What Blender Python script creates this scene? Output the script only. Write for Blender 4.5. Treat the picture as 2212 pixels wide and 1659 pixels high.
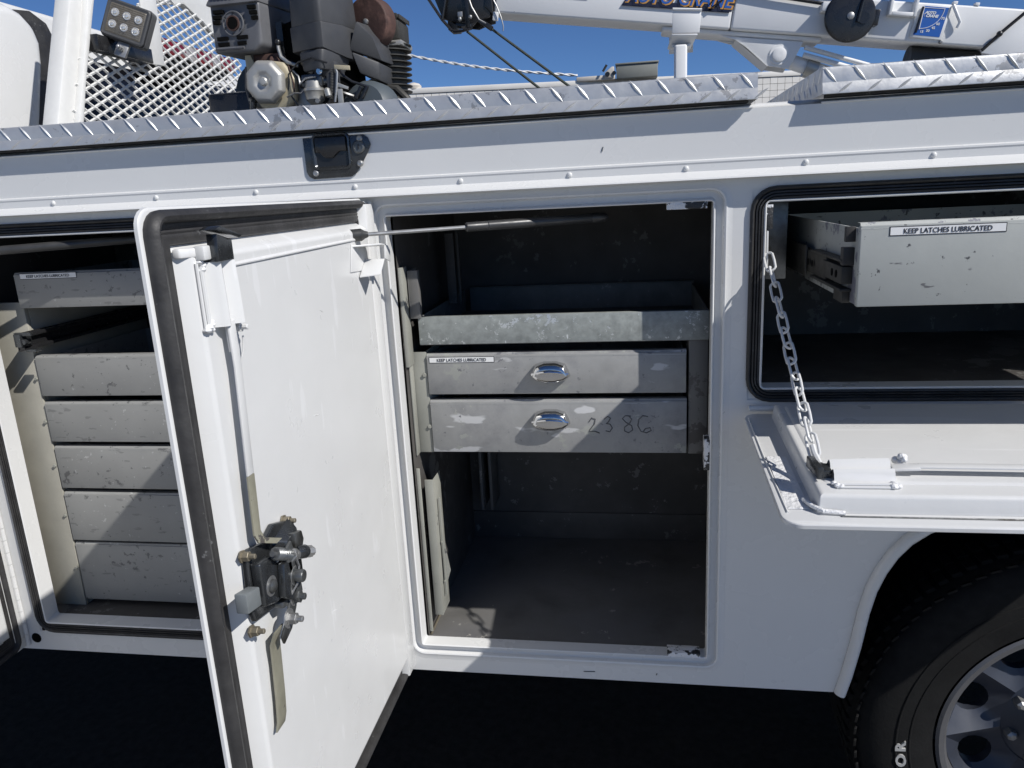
import bpy, bmesh, math, random
from mathutils import Vector, Matrix, Euler
R=math.radians
random.seed(7)
S=bpy.context.scene
for o in list(bpy.data.objects): bpy.data.objects.remove(o)

# ------------------------------------------------------------------ camera, world, sun, exposure
def cam_axes(yaw,pitch,roll):
    cy,sy,cp,sp,cr,sr=math.cos(yaw),math.sin(yaw),math.cos(pitch),math.sin(pitch),math.cos(roll),math.sin(roll)
    f=Vector((sy*cp,cy*cp,sp)); r0=Vector((cy,-sy,0)); u0=r0.cross(f)
    return cr*r0+sr*u0, -sr*r0+cr*u0, f
r,u,f=cam_axes(R(-9.7084),R(-14.2317),R(-2.9499))
cd=bpy.data.cameras.new('camera'); cam=bpy.data.objects.new('camera',cd); S.collection.objects.link(cam)
cam.matrix_world=Matrix(((r.x,u.x,-f.x,.4643),(r.y,u.y,-f.y,-1.3935),(r.z,u.z,-f.z,.0312),(0,0,0,1)))
cd.sensor_fit='HORIZONTAL'; cd.sensor_width=36; cd.lens=1623.79/2212*36; cd.clip_start=.02; cd.clip_end=3000
S.camera=cam
SUN=Vector((-1.88,1.0,-1.86)).normalized()       # direction the sunlight travels
EL=math.asin(-SUN.z); AZ=math.atan2(-SUN.x,-SUN.y)
w=bpy.data.worlds.new('World'); S.world=w; w.use_nodes=True
nt=w.node_tree; nt.nodes.clear()
sky=nt.nodes.new('ShaderNodeTexSky'); sky.sky_type='NISHITA'; sky.sun_disc=False
sky.sun_elevation=EL; sky.sun_rotation=AZ; sky.altitude=0; sky.air_density=.6; sky.dust_density=0; sky.ozone_density=10
bg=nt.nodes.new('ShaderNodeBackground'); bg.inputs['Strength'].default_value=.088
wo=nt.nodes.new('ShaderNodeOutputWorld')
nt.links.new(sky.outputs[0],bg.inputs[0]); nt.links.new(bg.outputs[0],wo.inputs[0])
sd=bpy.data.lights.new('sun','SUN'); sd.energy=4.65; sd.angle=R(.53); sd.color=(1,.972,.93)
so=bpy.data.objects.new('sun',sd); so.rotation_euler=SUN.to_track_quat('-Z','Y').to_euler(); so.location=(3,-4,6); S.collection.objects.link(so)
S.view_settings.view_transform='Standard'; S.view_settings.look='None'; S.view_settings.exposure=0; S.view_settings.gamma=1
S.view_settings.use_curve_mapping=False
S.render.engine='CYCLES'

# ------------------------------------------------------------------ materials
def mat(name,col,rough=.5,metal=0,var=.04,vs=6,bump=0,bs=40,chips=None,spec=.5,streak=None,coat=0,chips2=None,aniso=0,blotch=None):
    m=bpy.data.materials.new(name); m.use_nodes=True; n=m.node_tree.nodes; l=m.node_tree.links
    b=n['Principled BSDF']; b.inputs['Metallic'].default_value=metal; b.inputs['Specular IOR Level'].default_value=spec
    b.inputs['Coat Weight'].default_value=coat; b.inputs['Coat Roughness'].default_value=.08
    tco=n.new('ShaderNodeTexCoord'); oi=n.new('ShaderNodeObjectInfo'); vm=n.new('ShaderNodeVectorMath'); vm.operation='MULTIPLY_ADD'
    cx=n.new('ShaderNodeCombineXYZ'); l.new(oi.outputs['Random'],cx.inputs[0]); l.new(oi.outputs['Random'],cx.inputs[2])
    l.new(cx.outputs[0],vm.inputs[0]); vm.inputs[1].default_value=(17.3,5.1,23.7); l.new(tco.outputs['Object'],vm.inputs[2])
    class tc: outputs={'Object':vm.outputs[0]}
    def noise(sc,det=4,rgh=.6,vec=None):
        q=n.new('ShaderNodeTexNoise'); q.inputs['Scale'].default_value=sc; q.inputs['Detail'].default_value=det; q.inputs['Roughness'].default_value=rgh
        l.new(vec or tc.outputs['Object'],q.inputs['Vector']); return q
    def ramp(src,p0,p1,c0,c1):
        q=n.new('ShaderNodeValToRGB'); e=q.color_ramp.elements; e[0].position=p0; e[1].position=p1
        e[0].color=(*c0,1) if len(c0)==3 else c0; e[1].color=(*c1,1) if len(c1)==3 else c1
        l.new(src,q.inputs[0]); return q
    def mix(fac,a,bc):
        q=n.new('ShaderNodeMix'); q.data_type='RGBA'; l.new(fac,q.inputs[0]); l.new(a,q.inputs[6])
        if hasattr(bc,'is_linked') or isinstance(bc,bpy.types.NodeSocket): l.new(bc,q.inputs[7])
        else: q.inputs[7].default_value=(*bc,1)
        return q.outputs[2]
    nz=noise(vs)
    c0=tuple(max(0,x*(1-var)) for x in col); c1=tuple(min(1,x*(1+var)) for x in col)
    colour=ramp(nz.outputs['Fac'],.3,.7,c0,c1).outputs[0]
    rg=ramp(noise(vs*2.3).outputs['Fac'],.3,.7,(max(.02,rough-.07),)*3,(min(1,rough+.09),)*3).outputs[0]
    met=None
    if blotch:                                            # (scale, lo, hi, colour)
        q=ramp(noise(blotch[0],6,.62).outputs['Fac'],blotch[1],blotch[2],(0,0,0),(1,1,1)); colour=mix(q.outputs[0],colour,blotch[3])
    if streak:                                            # scratches, and painted reflection streaks on doors: (scale vec, threshold, colour)
        mp=n.new('ShaderNodeMapping'); mp.inputs['Scale'].default_value=streak[0]; mp.inputs['Rotation'].default_value=(.3,.5,.2); l.new(tc.outputs['Object'],mp.inputs['Vector'])
        q=ramp(noise(1,3,.5,mp.outputs[0]).outputs['Fac'],streak[1],streak[1]+.03,(0,0,0),(1,1,1)); colour=mix(q.outputs[0],colour,streak[2])
    for ch in (chips,chips2):
        if ch:                                            # paint chips: (scale, threshold, colour, metallic)
            pm=n.new('ShaderNodeMath'); pm.operation='MULTIPLY_ADD'; l.new(noise(ch[0]*.16,2).outputs['Fac'],pm.inputs[0]); pm.inputs[1].default_value=.45; l.new(noise(ch[0],7,.68).outputs['Fac'],pm.inputs[2])
            q=ramp(pm.outputs[0],min(.98,ch[1]+.225),min(.99,ch[1]+.237),(0,0,0),(1,1,1)); colour=mix(q.outputs[0],colour,ch[2])
            if ch[3]:
                mm=n.new('ShaderNodeMath'); mm.operation='MULTIPLY'; mm.inputs[1].default_value=ch[3]; l.new(q.outputs[0],mm.inputs[0]); met=mm.outputs[0]
    l.new(colour,b.inputs['Base Color']); l.new(rg,b.inputs['Roughness'])
    if met: l.new(met,b.inputs['Metallic'])
    if bump:
        bn=n.new('ShaderNodeBump'); bn.inputs['Strength'].default_value=bump; bn.inputs['Distance'].default_value=.01
        l.new(noise(bs,3).outputs['Fac'],bn.inputs['Height']); l.new(bn.outputs[0],b.inputs['Normal'])
    return m
WHITE=mat('white_paint',(.67,.67,.66),.27,var=.02,vs=3,bump=.03,bs=6,chips=(46,.765,(.30,.30,.31),0),spec=.5)
WHITED=mat('white_door_paint',(.655,.655,.645),.32,var=.025,vs=5,bump=.06,bs=20,chips=(60,.74,(.50,.50,.51),0),streak=((2.5,40,7),.64,(.70,.70,.695)))  # pale streaks paint faint reflections into the door's white
WHITEC=mat('white_crane_paint',(.78,.78,.77),.38,var=.03,vs=4,bump=.02,bs=30,chips=(30,.75,(.3,.3,.3),0))
WHITEM=mat('white_mesh_paint',(.68,.675,.65),.45,var=.04,vs=30)
PEEL=mat('peeling_white_paint',(.75,.75,.75),.5,var=.1,vs=20,chips=(38,.52,(.035,.035,.035),0),bump=.5,bs=60)
TREAD=mat('tread_plate_aluminium',(.58,.585,.585),.42,.55,var=.12,vs=18,bump=.05,bs=60,blotch=(9,.45,.75,(.49,.50,.51)),chips=(40,.62,(.36,.36,.36),0))
TREADB=mat('tread_bar_aluminium',(.60,.61,.62),.36,.6,var=.06,vs=30)
GALV=mat('galvanised_steel',(.265,.283,.272),.42,.45,var=.22,vs=60,bump=.03,bs=90,chips=(80,.62,(.58,.60,.60),.6),streak=((90,8,30),.70,(.62,.64,.64)))
GREY=mat('worn_grey_paint',(.265,.265,.255),.45,var=.07,vs=7,bump=.04,bs=30,chips=(52,.622,(.12,.12,.12),0),chips2=(75,.655,(.40,.40,.39),0),streak=((26,60,80),.64,(.19,.19,.185)),blotch=(5,.5,.8,(.235,.235,.226)))
GREYR=mat('scratched_light_grey_paint',(.435,.445,.415),.42,var=.05,vs=9,bump=.03,bs=40,chips=(22,.595,(.19,.19,.22),0),chips2=(60,.645,(.10,.10,.10),0),streak=((24,40,70),.66,(.17,.17,.17)))
BARE=mat('rubbed_bare_steel',(.315,.315,.308),.44,.06,var=.22,vs=7,bump=.16,bs=9,chips=(11,.575,(.33,.335,.31),0),streak=((9,30,26),.615,(.52,.52,.52)),chips2=(57.7,.64,(.17,.17,.18),0),blotch=(7,.47,.66,(.19,.191,.196)),spec=.35)
BEIGE=mat('beige_grey_panel',(.35,.335,.285),.5,var=.09,vs=14,bump=.03,bs=80,chips=(60,.74,(.2,.19,.17),0))
OLIVE=mat('olive_grey_paint',(.29,.29,.255),.5,var=.1,vs=10,chips=(24,.68,(.11,.11,.11),0))
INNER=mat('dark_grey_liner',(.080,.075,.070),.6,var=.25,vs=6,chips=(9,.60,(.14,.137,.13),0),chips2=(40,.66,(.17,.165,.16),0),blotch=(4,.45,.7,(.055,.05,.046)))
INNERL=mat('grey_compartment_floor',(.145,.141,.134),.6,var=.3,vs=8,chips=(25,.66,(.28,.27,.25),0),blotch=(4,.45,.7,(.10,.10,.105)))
DARK=mat('black_paint_and_void_shade',(.006,.006,.006),.9,var=.1,spec=.05)  # black paint; in slots and holes it stands in for shade
MUFM=mat('heat_proof_grey_paint',(.115,.117,.125),.5,var=.1,vs=14,bump=.03,bs=120,blotch=(9,.55,.8,(.08,.075,.07)))
BLOCKM=mat('grey_nylon_block',(.17,.185,.19),.55,0,var=.12,vs=30,chips=(60,.62,(.08,.08,.08),0))
RUBBER=mat('black_rubber',(.033,.032,.032),.52,var=.3,vs=20,bump=.12,bs=60,chips=(70,.70,(.11,.11,.11),0),spec=.4,blotch=(11,.55,.8,(.055,.054,.052)))
PLASTIC=mat('charcoal_plastic',(.050,.051,.054),.5,var=.12,vs=12,bump=.03,bs=150)
TRAYI=mat('shaded_zinc_tray_inside',(.17,.175,.168),.55,.1,var=.2,vs=20,chips=(40,.64,(.30,.31,.30),0))  # darker copy of the zinc, shade of the tray's inside put into colour
BLACKM=mat('black_steel',(.016,.016,.017),.28,var=.2,vs=15,spec=.6)
BLACKP=mat('black_painted_latch',(.085,.09,.095),.26,.75,var=.2,vs=20,bump=.05,bs=60,spec=.7)
STRUTB=mat('satin_black_strut',(.034,.034,.034),.38,var=.2,vs=30,spec=.6)
STEEL=mat('dull_zinc_steel',(.36,.36,.355),.42,.75,var=.15,vs=25)
GREYST=mat('greasy_steel',(.15,.155,.155),.36,.65,var=.3,vs=30,bump=.06,bs=120,blotch=(22,.5,.68,(.05,.047,.042)))
CHROME=mat('chrome',(.62,.62,.62),.12,1,var=.04,vs=30)
BRASS=mat('yellow_zinc',(.25,.22,.165),.48,.55,var=.15,vs=40)
OLIVEZ=mat('olive_zinc_rod',(.34,.325,.25),.42,.35,var=.18,vs=20,chips=(40,.66,(.12,.11,.1),0))
RUST=mat('rust_brown',(.065,.033,.026),.75,var=.35,vs=15,bump=.12,bs=60,blotch=(14,.55,.75,(.17,.09,.07)))
FIN=mat('dark_cast_iron',(.045,.043,.038),.6,.2,var=.25,vs=20)
CAST=mat('cast_aluminium',(.40,.39,.36),.42,.6,var=.12,vs=12)
SILV=mat('silver_cover',(.46,.45,.42),.42,.5,var=.08,vs=14,bump=.03,bs=40,chips=(40,.72,(.2,.2,.19),0))
BEIGEM=mat('tan_flange',(.42,.37,.26),.5,.1,var=.12,vs=14)
BLUEG=mat('blue_grey_housing',(.075,.09,.10),.5,var=.1,vs=14)
TYRE=mat('tyre_rubber',(.0065,.0065,.0065),.8,var=.3,vs=20,bump=.08,bs=120,spec=.25)
RIM=mat('grey_wheel_paint',(.04,.046,.062),.42,.2,var=.06,vs=8)
RIML=mat('polished_rim_edge',(.12,.12,.125),.4,.3,var=.06,vs=8)
LETTER=mat('white_tyre_lettering',(.36,.36,.35),.6,var=.1,vs=60)
ASPH=mat('asphalt',(.036,.029,.022),.95,var=.3,vs=40,bump=.4,bs=180,spec=.15)
BOUNCE=mat('bounce_concrete',(.30,.292,.27),.85,var=.12,vs=2,bump=.2,bs=60)
STICK=mat('white_sticker',(.78,.78,.77),.4,var=.02)
INK=mat('black_ink',(.02,.02,.025),.5,var=.05)
PEN=mat('marker_ink',(.085,.085,.087),.6,var=.5,vs=60)
REDL=mat('red_lens',(.15,.005,.007),.15,var=.3,vs=40,spec=.7)
CLEARL=mat('clear_lens',(.35,.33,.33),.15,var=.2,vs=40,spec=.7)
GLASS=mat('dark_tinted_glass',(.006,.006,.008),.06,var=.05,spec=.6)
LEDF=mat('smoked_led_reflector',(.17,.15,.12),.3,.4,var=.15,vs=60)
LEDC=mat('clear_led_lens',(.75,.73,.68),.12,.6,var=.1,vs=80)
BLUE=mat('blue_decal',(.018,.11,.42),.4,var=.03)
ORNG=mat('orange_decal',(.60,.30,.07),.45,var=.12,vs=60)
NAVY=mat('navy_decal',(.012,.016,.04),.45,var=.1)
WALL=mat('whitewashed_block_wall',(.72,.70,.66),.85,var=.06,vs=1.2,bump=.1,bs=30)
HVAC=mat('weathered_grey_sheet',(.24,.245,.22),.6,var=.06,vs=3)
TANW=mat('pale_tan_sheet',(.62,.57,.50),.7,var=.12,vs=3)
WIREW=mat('white_wire_sleeve',(.76,.76,.74),.5,var=.06,vs=30)
CABLEB=mat('dark_steel_rope',(.05,.06,.05),.55,.3,var=.2,vs=60)
WELD=mat('painted_weld_bead',(.74,.74,.74),.4,var=.1,vs=60,bump=.5,bs=120)

# ------------------------------------------------------------------ mesh helpers
class MB:
    def __init__(s): s.v=[]; s.f=[]
    def add(s,vs,fs):
        k=len(s.v); s.v+=[tuple(v) for v in vs]; s.f+=[tuple(i+k for i in q) for q in fs]; return s
    def box(s,x0,x1,y0,y1,z0,z1):
        return s.add([(x0,y0,z0),(x1,y0,z0),(x1,y1,z0),(x0,y1,z0),(x0,y0,z1),(x1,y0,z1),(x1,y1,z1),(x0,y1,z1)],
              [(0,3,2,1),(4,5,6,7),(0,1,5,4),(1,2,6,5),(2,3,7,6),(3,0,4,7)])
    def obox(s,c,ax,ay,az,h):
        c=Vector(c); a=[Vector(q).normalized()*k for q,k in zip((ax,ay,az),h)]
        P=[c+i*a[0]+j*a[1]+k*a[2] for k in(-1,1) for j in(-1,1) for i in(-1,1)]
        return s.add(P,[(0,2,3,1),(4,5,7,6),(0,1,5,4),(1,3,7,5),(3,2,6,7),(2,0,4,6)])
    def prism(s,pts,ext):
        e=Vector(ext); n=len(pts); P=[Vector(p) for p in pts]; Q=[p+e for p in P]
        return s.add(P+Q,[tuple(range(n)),tuple(range(2*n-1,n-1,-1))]+[(i,i+n,(i+1)%n+n,(i+1)%n) for i in range(n)])
    def loops(s,L,cap0=False,cap1=False,closed=True):
        n=len(L[0]); k=len(s.v)
        for lp in L: s.v+=[tuple(p) for p in lp]
        for a in range(len(L)-1):
            for i in range(n if closed else n-1):
                j=(i+1)%n; s.f.append((k+a*n+i,k+a*n+j,k+(a+1)*n+j,k+(a+1)*n+i))
        if cap0: s.f.append(tuple(k+i for i in range(n-1,-1,-1)))
        if cap1: s.f.append(tuple(k+(len(L)-1)*n+i for i in range(n)))
        return s
    def lathe(s,base,axis,prof,n=20,cap0=True,cap1=True,ph=0,flat=None):
        a=Vector(axis).normalized(); t=a.orthogonal().normalized() if flat is None else Vector(flat); b=a.cross(t); base=Vector(base)
        L=[[base+a*h+(t*math.cos(ph+2*math.pi*i/n)+b*math.sin(ph+2*math.pi*i/n))*rr for i in range(n)] for h,rr in prof]
        return s.loops(L,cap0,cap1)
    def cyl(s,p0,p1,r0,r1=None,n=14):
        d=Vector(p1)-Vector(p0); return s.lathe(p0,d,[(0,r0),(d.length,r0 if r1 is None else r1)],n)
    def tube(s,path,rad,n=8,closed=False,sx=1):
        P=[Vector(p) for p in path]; L=[]; up=None; m=len(P)
        for i,p in enumerate(P):
            if closed: t=(P[(i+1)%m]-P[i-1])
            else: t=P[min(i+1,m-1)]-P[max(i-1,0)]
            t.normalize()
            if up is None: up=t.orthogonal().normalized()
            up=(up-t*up.dot(t)).normalized(); b=t.cross(up)
            L.append([p+(up*math.cos(2*math.pi*k/n)*sx+b*math.sin(2*math.pi*k/n))*rad for k in range(n)])
        if closed: L.append(L[0]); return s.loops(L)
        return s.loops(L,True,True)
    def ball(s,c,rad,n=10,sq=1):
        return s.lathe(Vector(c)-Vector((0,0,rad*sq)),(0,0,1),[(rad*sq*(1-math.cos(math.pi*i/6)),max(rad*math.sin(math.pi*i/6),rad*.02)) for i in range(7)],n)
OFF={}
def woff(o):
    t=Vector((0,0,0))
    while o is not None: t+=OFF.get(o.name,Vector((0,0,0))); o=o.parent
    return t
def part(name,mb,m,parent=None,bevel=0,smooth=35,label=None,seg=2,kind=None):
    t=woff(parent); me=bpy.data.meshes.new(name)
    me.from_pydata([(v[0]-t.x,v[1]-t.y,v[2]-t.z) for v in mb.v],[],mb.f)
    bm=bmesh.new(); bm.from_mesh(me); bmesh.ops.remove_doubles(bm,verts=bm.verts,dist=1e-6)
    bmesh.ops.recalc_face_normals(bm,faces=bm.faces)
    if bevel:
        es=[e for e in bm.edges if len(e.link_faces)==2 and e.calc_face_angle(0)>.5]
        if es: bmesh.ops.bevel(bm,geom=es,offset=bevel,segments=seg,affect='EDGES',profile=.5,clamp_overlap=True)
    bm.to_mesh(me); bm.free()
    for p in me.polygons: p.use_smooth=True
    me.set_sharp_from_angle(angle=R(smooth))
    me.materials.append(m)
    o=bpy.data.objects.new(name,me); S.collection.objects.link(o); o.parent=parent
    if label: o['label']=label
    if kind: o['kind']=kind
    return o
def again(o,delta,name=None):                       # another instance of a part, sharing its mesh
    c=o.copy(); S.collection.objects.link(c); c.location=Vector(o.location)+Vector(delta); return c
def thing(name,label,cat,base,group=None):
    o=bpy.data.objects.new(name,None); S.collection.objects.link(o); o.location=base; o.empty_display_size=.05
    OFF[o.name]=Vector(base); o['label']=label; o['category']=cat
    if group: o['group']=group
    return o
def solo(o,label,cat,group=None):
    o['label']=label; o['category']=cat
    if group: o['group']=group
    return o
def struct(o): o['kind']='structure'; return o
def rrect(x0,x1,z0,z1,rad,n=5):
    P=[]; rad=max(rad,.0004)
    for cx,cz,a in((x1-rad,z1-rad,0),(x0+rad,z1-rad,90),(x0+rad,z0+rad,180),(x1-rad,z0+rad,270)):
        for i in range(n+1):
            t=R(a+90*i/n); P.append((cx+rad*math.cos(t),cz+rad*math.sin(t)))
    return P
XZ=lambda a,b,c:(a,c,b)
def ring(mb,rect,prof,W=XZ,rad=0,n=5,cap0=False,cap1=False):
    x0,x1,z0,z1=rect
    return mb.loops([[W(a,b,c) for a,b in rrect(x0-o,x1+o,z0-o,z1+o,rad+o if rad+o>0 else 0,n)] for o,c in prof],cap0,cap1)
def text(body,size,at,ax,ay,m,parent,name='lettering',bold=.0,ext=.0003,align='LEFT',shear=0,spacing=1,sx=1):
    c=bpy.data.curves.new('lettering_curve','FONT'); c.body=body; c.size=size; c.extrude=ext; c.offset=bold; c.align_x=align; c.shear=shear; c.space_character=spacing; c.resolution_u=3
    o=bpy.data.objects.new('lettering_tmp',c); S.collection.objects.link(o)
    bpy.context.view_layer.update()
    me=bpy.data.meshes.new_from_object(o.evaluated_get(bpy.context.evaluated_depsgraph_get()))
    bpy.data.objects.remove(o); bpy.data.curves.remove(c)
    ax=Vector(ax).normalized(); ay=Vector(ay).normalized(); az=ax.cross(ay); t=woff(parent); at=Vector(at)
    for v in me.vertices: p=v.co.copy(); v.co=at+ax*p.x*sx+ay*p.y+az*p.z-t
    me.name=name; me.materials.clear(); me.materials.append(m)
    q=bpy.data.objects.new(name,me); S.collection.objects.link(q); q.parent=parent
    return q
def sticker(body,x0,x1,z0,z1,y,parent,size,label=None):
    s=part('label_sticker',MB().box(x0,x1,y-.0006,y+.001,z0,z1),INK,parent)
    b=(z1-z0)*.09
    f=part('sticker_face',MB().box(x0+b,x1-b,y-.0010,y-.0004,z0+b,z1-b),STICK,s)
    text(body,size,((x0+x1)/2,y-.0014,(z0+z1)/2-size*.355),(1,0,0),(0,0,1),INK,s,bold=size*.004,align='CENTER',sx=(x1-x0)*.9/(size*.655*len(body)) if body else 1)
    return s
def bolt(parent,p,axis,rad,h,m=STEEL,name='bolt',stud=True):
    mb=MB().lathe(p,axis,[(0,rad*1.35),(h*.15,rad*1.35),(h*.15,rad),(h*.7,rad),(h*.72,rad*.95)],6)
    if stud: mb.lathe(Vector(p)+Vector(axis).normalized()*h*.7,axis,[(0,rad*.55),(h*.5,rad*.55),(h*.55,rad*.4)],8)
    return part(name,mb,m,parent,smooth=25)

# ------------------------------------------------------------------ ground
GZ=-1.56
struct(part('ground',MB().add([(-400,-400,GZ),(400,-400,GZ),(400,600,GZ),(-400,600,GZ)],[(0,1,2,3)]),ASPH))
struct(part('bounce_slab',MB().box(-60,60,-60,-.34,GZ+.002,GZ+.12),BOUNCE,bevel=.015))  # unseen pale slab added to bounce sunlight onto the shaded panels

# ------------------------------------------------------------------ the truck: body shell
truck=thing('service_truck','white utility service truck with open side compartments and drop-down door','truck',(.2,1.1,GZ))
XL,XR=-1.13,2.2; ZB,ZT=-.975,.150
CEN=(0,.6,-.9106,0.0); LEF=(-.921,-.10,-.898,-.006); RIG=(.690,1.45,-.338,-.006)
def grow(q,o): return (q[0]-o,q[1]+o,q[2]-o,q[3]+o)
holes=[grow(LEF,.026),grow(CEN,.022),grow(RIG,.024)]
arch=[(-.975,.850),(-.93,.861),(-.86,.874),(-.79,.884),(-.74,.895),(-.70,.910),(-.665,.929),(-.635,.953),(-.61,.985),(-.592,1.025),(-.582,1.08),(-.578,1.15),(-.578,1.55)]
face=MB()
def plate(x0,x1,z0,z1,hs):
    xs=sorted({x0,x1,*[v for h in hs for v in h[:2] if x0<v<x1]}); zs=sorted({z0,z1,*[v for h in hs for v in h[2:] if z0<v<z1]})
    for a,b in zip(xs,xs[1:]):
        for c,d in zip(zs,zs[1:]):
            mx,mz=(a+b)/2,(c+d)/2
            if any(h[0]<mx<h[1] and h[2]<mz<h[3] for h in hs): continue
            face.add([(a,0,c),(b,0,c),(b,0,d),(a,0,d)],[(0,1,2,3)])
plate(XL,.640,ZB,ZT,holes[:2]); plate(.640,XR,-.578,ZT,holes[2:])
for (za,xa),(zb,xb) in zip(arch,arch[1:]):
    if zb>za: face.add([(.640,0,za),(xa,0,za),(xb,0,zb),(.640,0,zb)],[(0,1,2,3)])
plate(1.85,XR,ZB,-.578,[])
for q,o in((LEF,.03),(RIG,.03)):
    a_,b_,c_,d_=q
    for x0,x1,z0,z1 in((a_-o,a_-.014,c_-o,d_+o),(b_+.014,b_+o,c_-o,d_+o),(a_-.014,b_+.014,c_-o,c_-.014),(a_-.014,b_+.014,d_+.014,d_+o)):
        face.add([(x0,.0015,z0),(x1,.0015,z0),(x1,.0015,z1),(x0,.0015,z1)],[(0,1,2,3)])
face.box(XL,.846,.0005,.05,ZB-.0005,ZB+.002)                     # folded bottom flange
face.add([(XL,0,ZT),(XR,0,ZT),(XR,.012,ZT+.008),(XL,.012,ZT+.008)],[(0,1,2,3)])
face.add([(XL,.012,ZT+.008),(XR,.012,ZT+.008),(XR,.56,ZT+.008),(XL,.56,ZT+.008)],[(0,1,2,3)])
face.add([(XL,0,ZB),(XL,.56,ZB),(XL,.56,ZT),(XL,0,ZT)],[(0,1,2,3)])
face.add([(XR,0,ZB),(XR,.56,ZB),(XR,.56,ZT),(XR,0,ZT)],[(0,1,2,3)])
face.add([(XL,.56,ZB),(XR,.56,ZB),(XR,.56,ZT+.008),(XL,.56,ZT+.008)],[(0,1,2,3)])
face.add([(XL,.05,ZB+.002),(.846,.05,ZB+.002),(.846,.56,ZB+.002),(XL,.56,ZB+.002)],[(0,1,2,3)])
body=part('body_side',face,WHITE,truck)
part('bed_floor',MB().box(XL,XR,.57,1.71,-.36,-.30),GREY,truck)
part('far_body_side',MB().box(XL,XR,1.72,2.25,ZB,ZT),WHITE,truck,.01)
part('chassis',MB().box(-2.6,2.6,.66,1.60,-1.02,-.40).box(-2.6,2.2,.60,.655,-1.0,-.75),DARK,truck)
part('wheel_well',MB().loops([[(x,y,z) for z,x in arch] for y in(.004,.52)],closed=False).add([(.846,.519,ZB),(1.9,.519,ZB),(1.9,.519,-.578),(.846,.519,-.578)],[(0,1,2,3)]),DARK,truck)
# drip rail: rolled sheet along the whole side
dr=[(.0,.0715),(-.0055,.0695),(-.006,.0665),(-.0045,.0640),(-.0045,.0515),(-.026,.0400),(-.0275,.0375),(-.024,.0365),(-.001,.046)]
drip=part('drip_rail',MB().loops([[(XL,y,z) for y,z in dr],[(XR,y,z) for y,z in dr]],True,True),WHITE,body,smooth=28)
rv=part('rivet',MB().lathe((-.892,-.0042,.0575),(0,-1,0),[(0,.0048),(.0016,.0046),(.003,.0034),(.0037,.0012)],12),WHITE,body)
for x in(-.687,-.46,-.25,-.051,.151,.35,.553,.751,.952,1.15): again(rv,(x+.892,0,0))
part('fender_lip',MB().tube([(x+.010,-.006,z) for z,x in arch],.0115,10,sx=.8),WHITE,body)
# dings and dried drips of paint on the face
sc=MB()
for x,z,a,l in((.409,.098,1.3,.004),(.36,-.957,.05,.012),(.5,-.955,1.2,.002)):
    d=Vector((math.cos(a),0,math.sin(a)))*l; sc.tube([Vector((x,-.0006,z))-d,Vector((x,-.0010,z)),Vector((x,-.0006,z))+d],.0009,6)
part('paint_chip',sc,GREYST,body)

# ------------------------------------------------------------------ compartments: frames, seals, liners
def liner(name,x0,x1,y0,y1,z0,z1,m,floor=None):
    c=MB().add([(x0,y0,z0),(x0,y1,z0),(x0,y1,z1),(x0,y0,z1)],[(0,1,2,3)]).add([(x1,y0,z0),(x1,y1,z0),(x1,y1,z1),(x1,y0,z1)],[(0,1,2,3)])
    c.add([(x0,y1,z0),(x1,y1,z0),(x1,y1,z1),(x0,y1,z1)],[(0,1,2,3)]).add([(x0,y0,z1),(x1,y0,z1),(x1,y1,z1),(x0,y1,z1)],[(0,1,2,3)])
    o=part(name,c,m,truck)
    part('compartment_floor',MB().box(x0,x1,y0,y1,z0-.004,z0),floor or m,o)
    return o
jamb=part('door_frame',ring(MB(),CEN,[(.034,-.0003),(.026,-.0008),(.0225,-.0022),(.0195,-.0010),(.0185,.0085),(.0165,.0100),(.0065,.0100),(.0050,.0085),(.0038,.0005),(.0020,-.0012),(0,.0005),(0,.032),(.05,.032)],rad=.004),WHITE,body,smooth=30)
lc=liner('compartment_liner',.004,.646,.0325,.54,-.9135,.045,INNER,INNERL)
for q,nm in((LEF,'left'),(RIG,'right')):
    part('door_frame',ring(MB(),q,[(.010,.004),(.0042,.0035),(.0040,-.0045),(.0020,-.0060),(0,-.0045),(0,.035),(.06,.035)],rad=.006),WHITE,body)
    part('rubber_seal',ring(MB(),q,[(.0275,.0005),(.0270,-.0055),(.0235,-.0075),(.0205,-.0060),(.0195,-.0022),(.0180,-.0065),(.0155,-.0072),(.0145,-.0025),(.0130,-.0062),(.0105,-.0068),(.0095,-.0025),(.0080,-.0055),(.0050,-.0050),(.0043,.002)],rad=.016),RUBBER,body,smooth=50)
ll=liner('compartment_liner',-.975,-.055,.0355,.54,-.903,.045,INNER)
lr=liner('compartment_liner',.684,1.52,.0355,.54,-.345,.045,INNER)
# left compartment: beige stile of the drawer cabinet and its bolts
st=part('cabinet_stile',MB().box(-.974,-.8835,.082,.094,-.903,-.150).box(-.8895,-.8835,.0945,.5,-.903,-.150),BEIGE,ll,.002)
for z in(-.325,-.428,-.536,-.662,-.80): bolt(st,(-.8875,.0815,z),(0,-1,0),.0038,.006,OLIVE,'stile_bolt',False)
part('cabinet_stile',MB().box(-.110,-.056,.082,.094,-.903,-.150),BEIGE,ll,.002)
sl=MB()
for a,z0,z1 in((-.858,-.222,-.214),(-.858,-.250,-.242)): sl.box(a-.012,a+.004,.03,.52,z0,z1)
sl.box(-.872,-.866,.03,.52,-.252,-.212)
rail=part('drawer_slide',sl,BLACKM,ll,.001)
part('slide_catch',MB().box(-.868,-.826,.022,.03,-.216,-.209).box(-.866,-.85,.018,.05,-.24,-.212).box(-.848,-.823,.024,.045,-.252,-.246).cyl((-.846,.02,-.229),(-.846,.04,-.229),.006),BLACKP,rail,.001)
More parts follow.
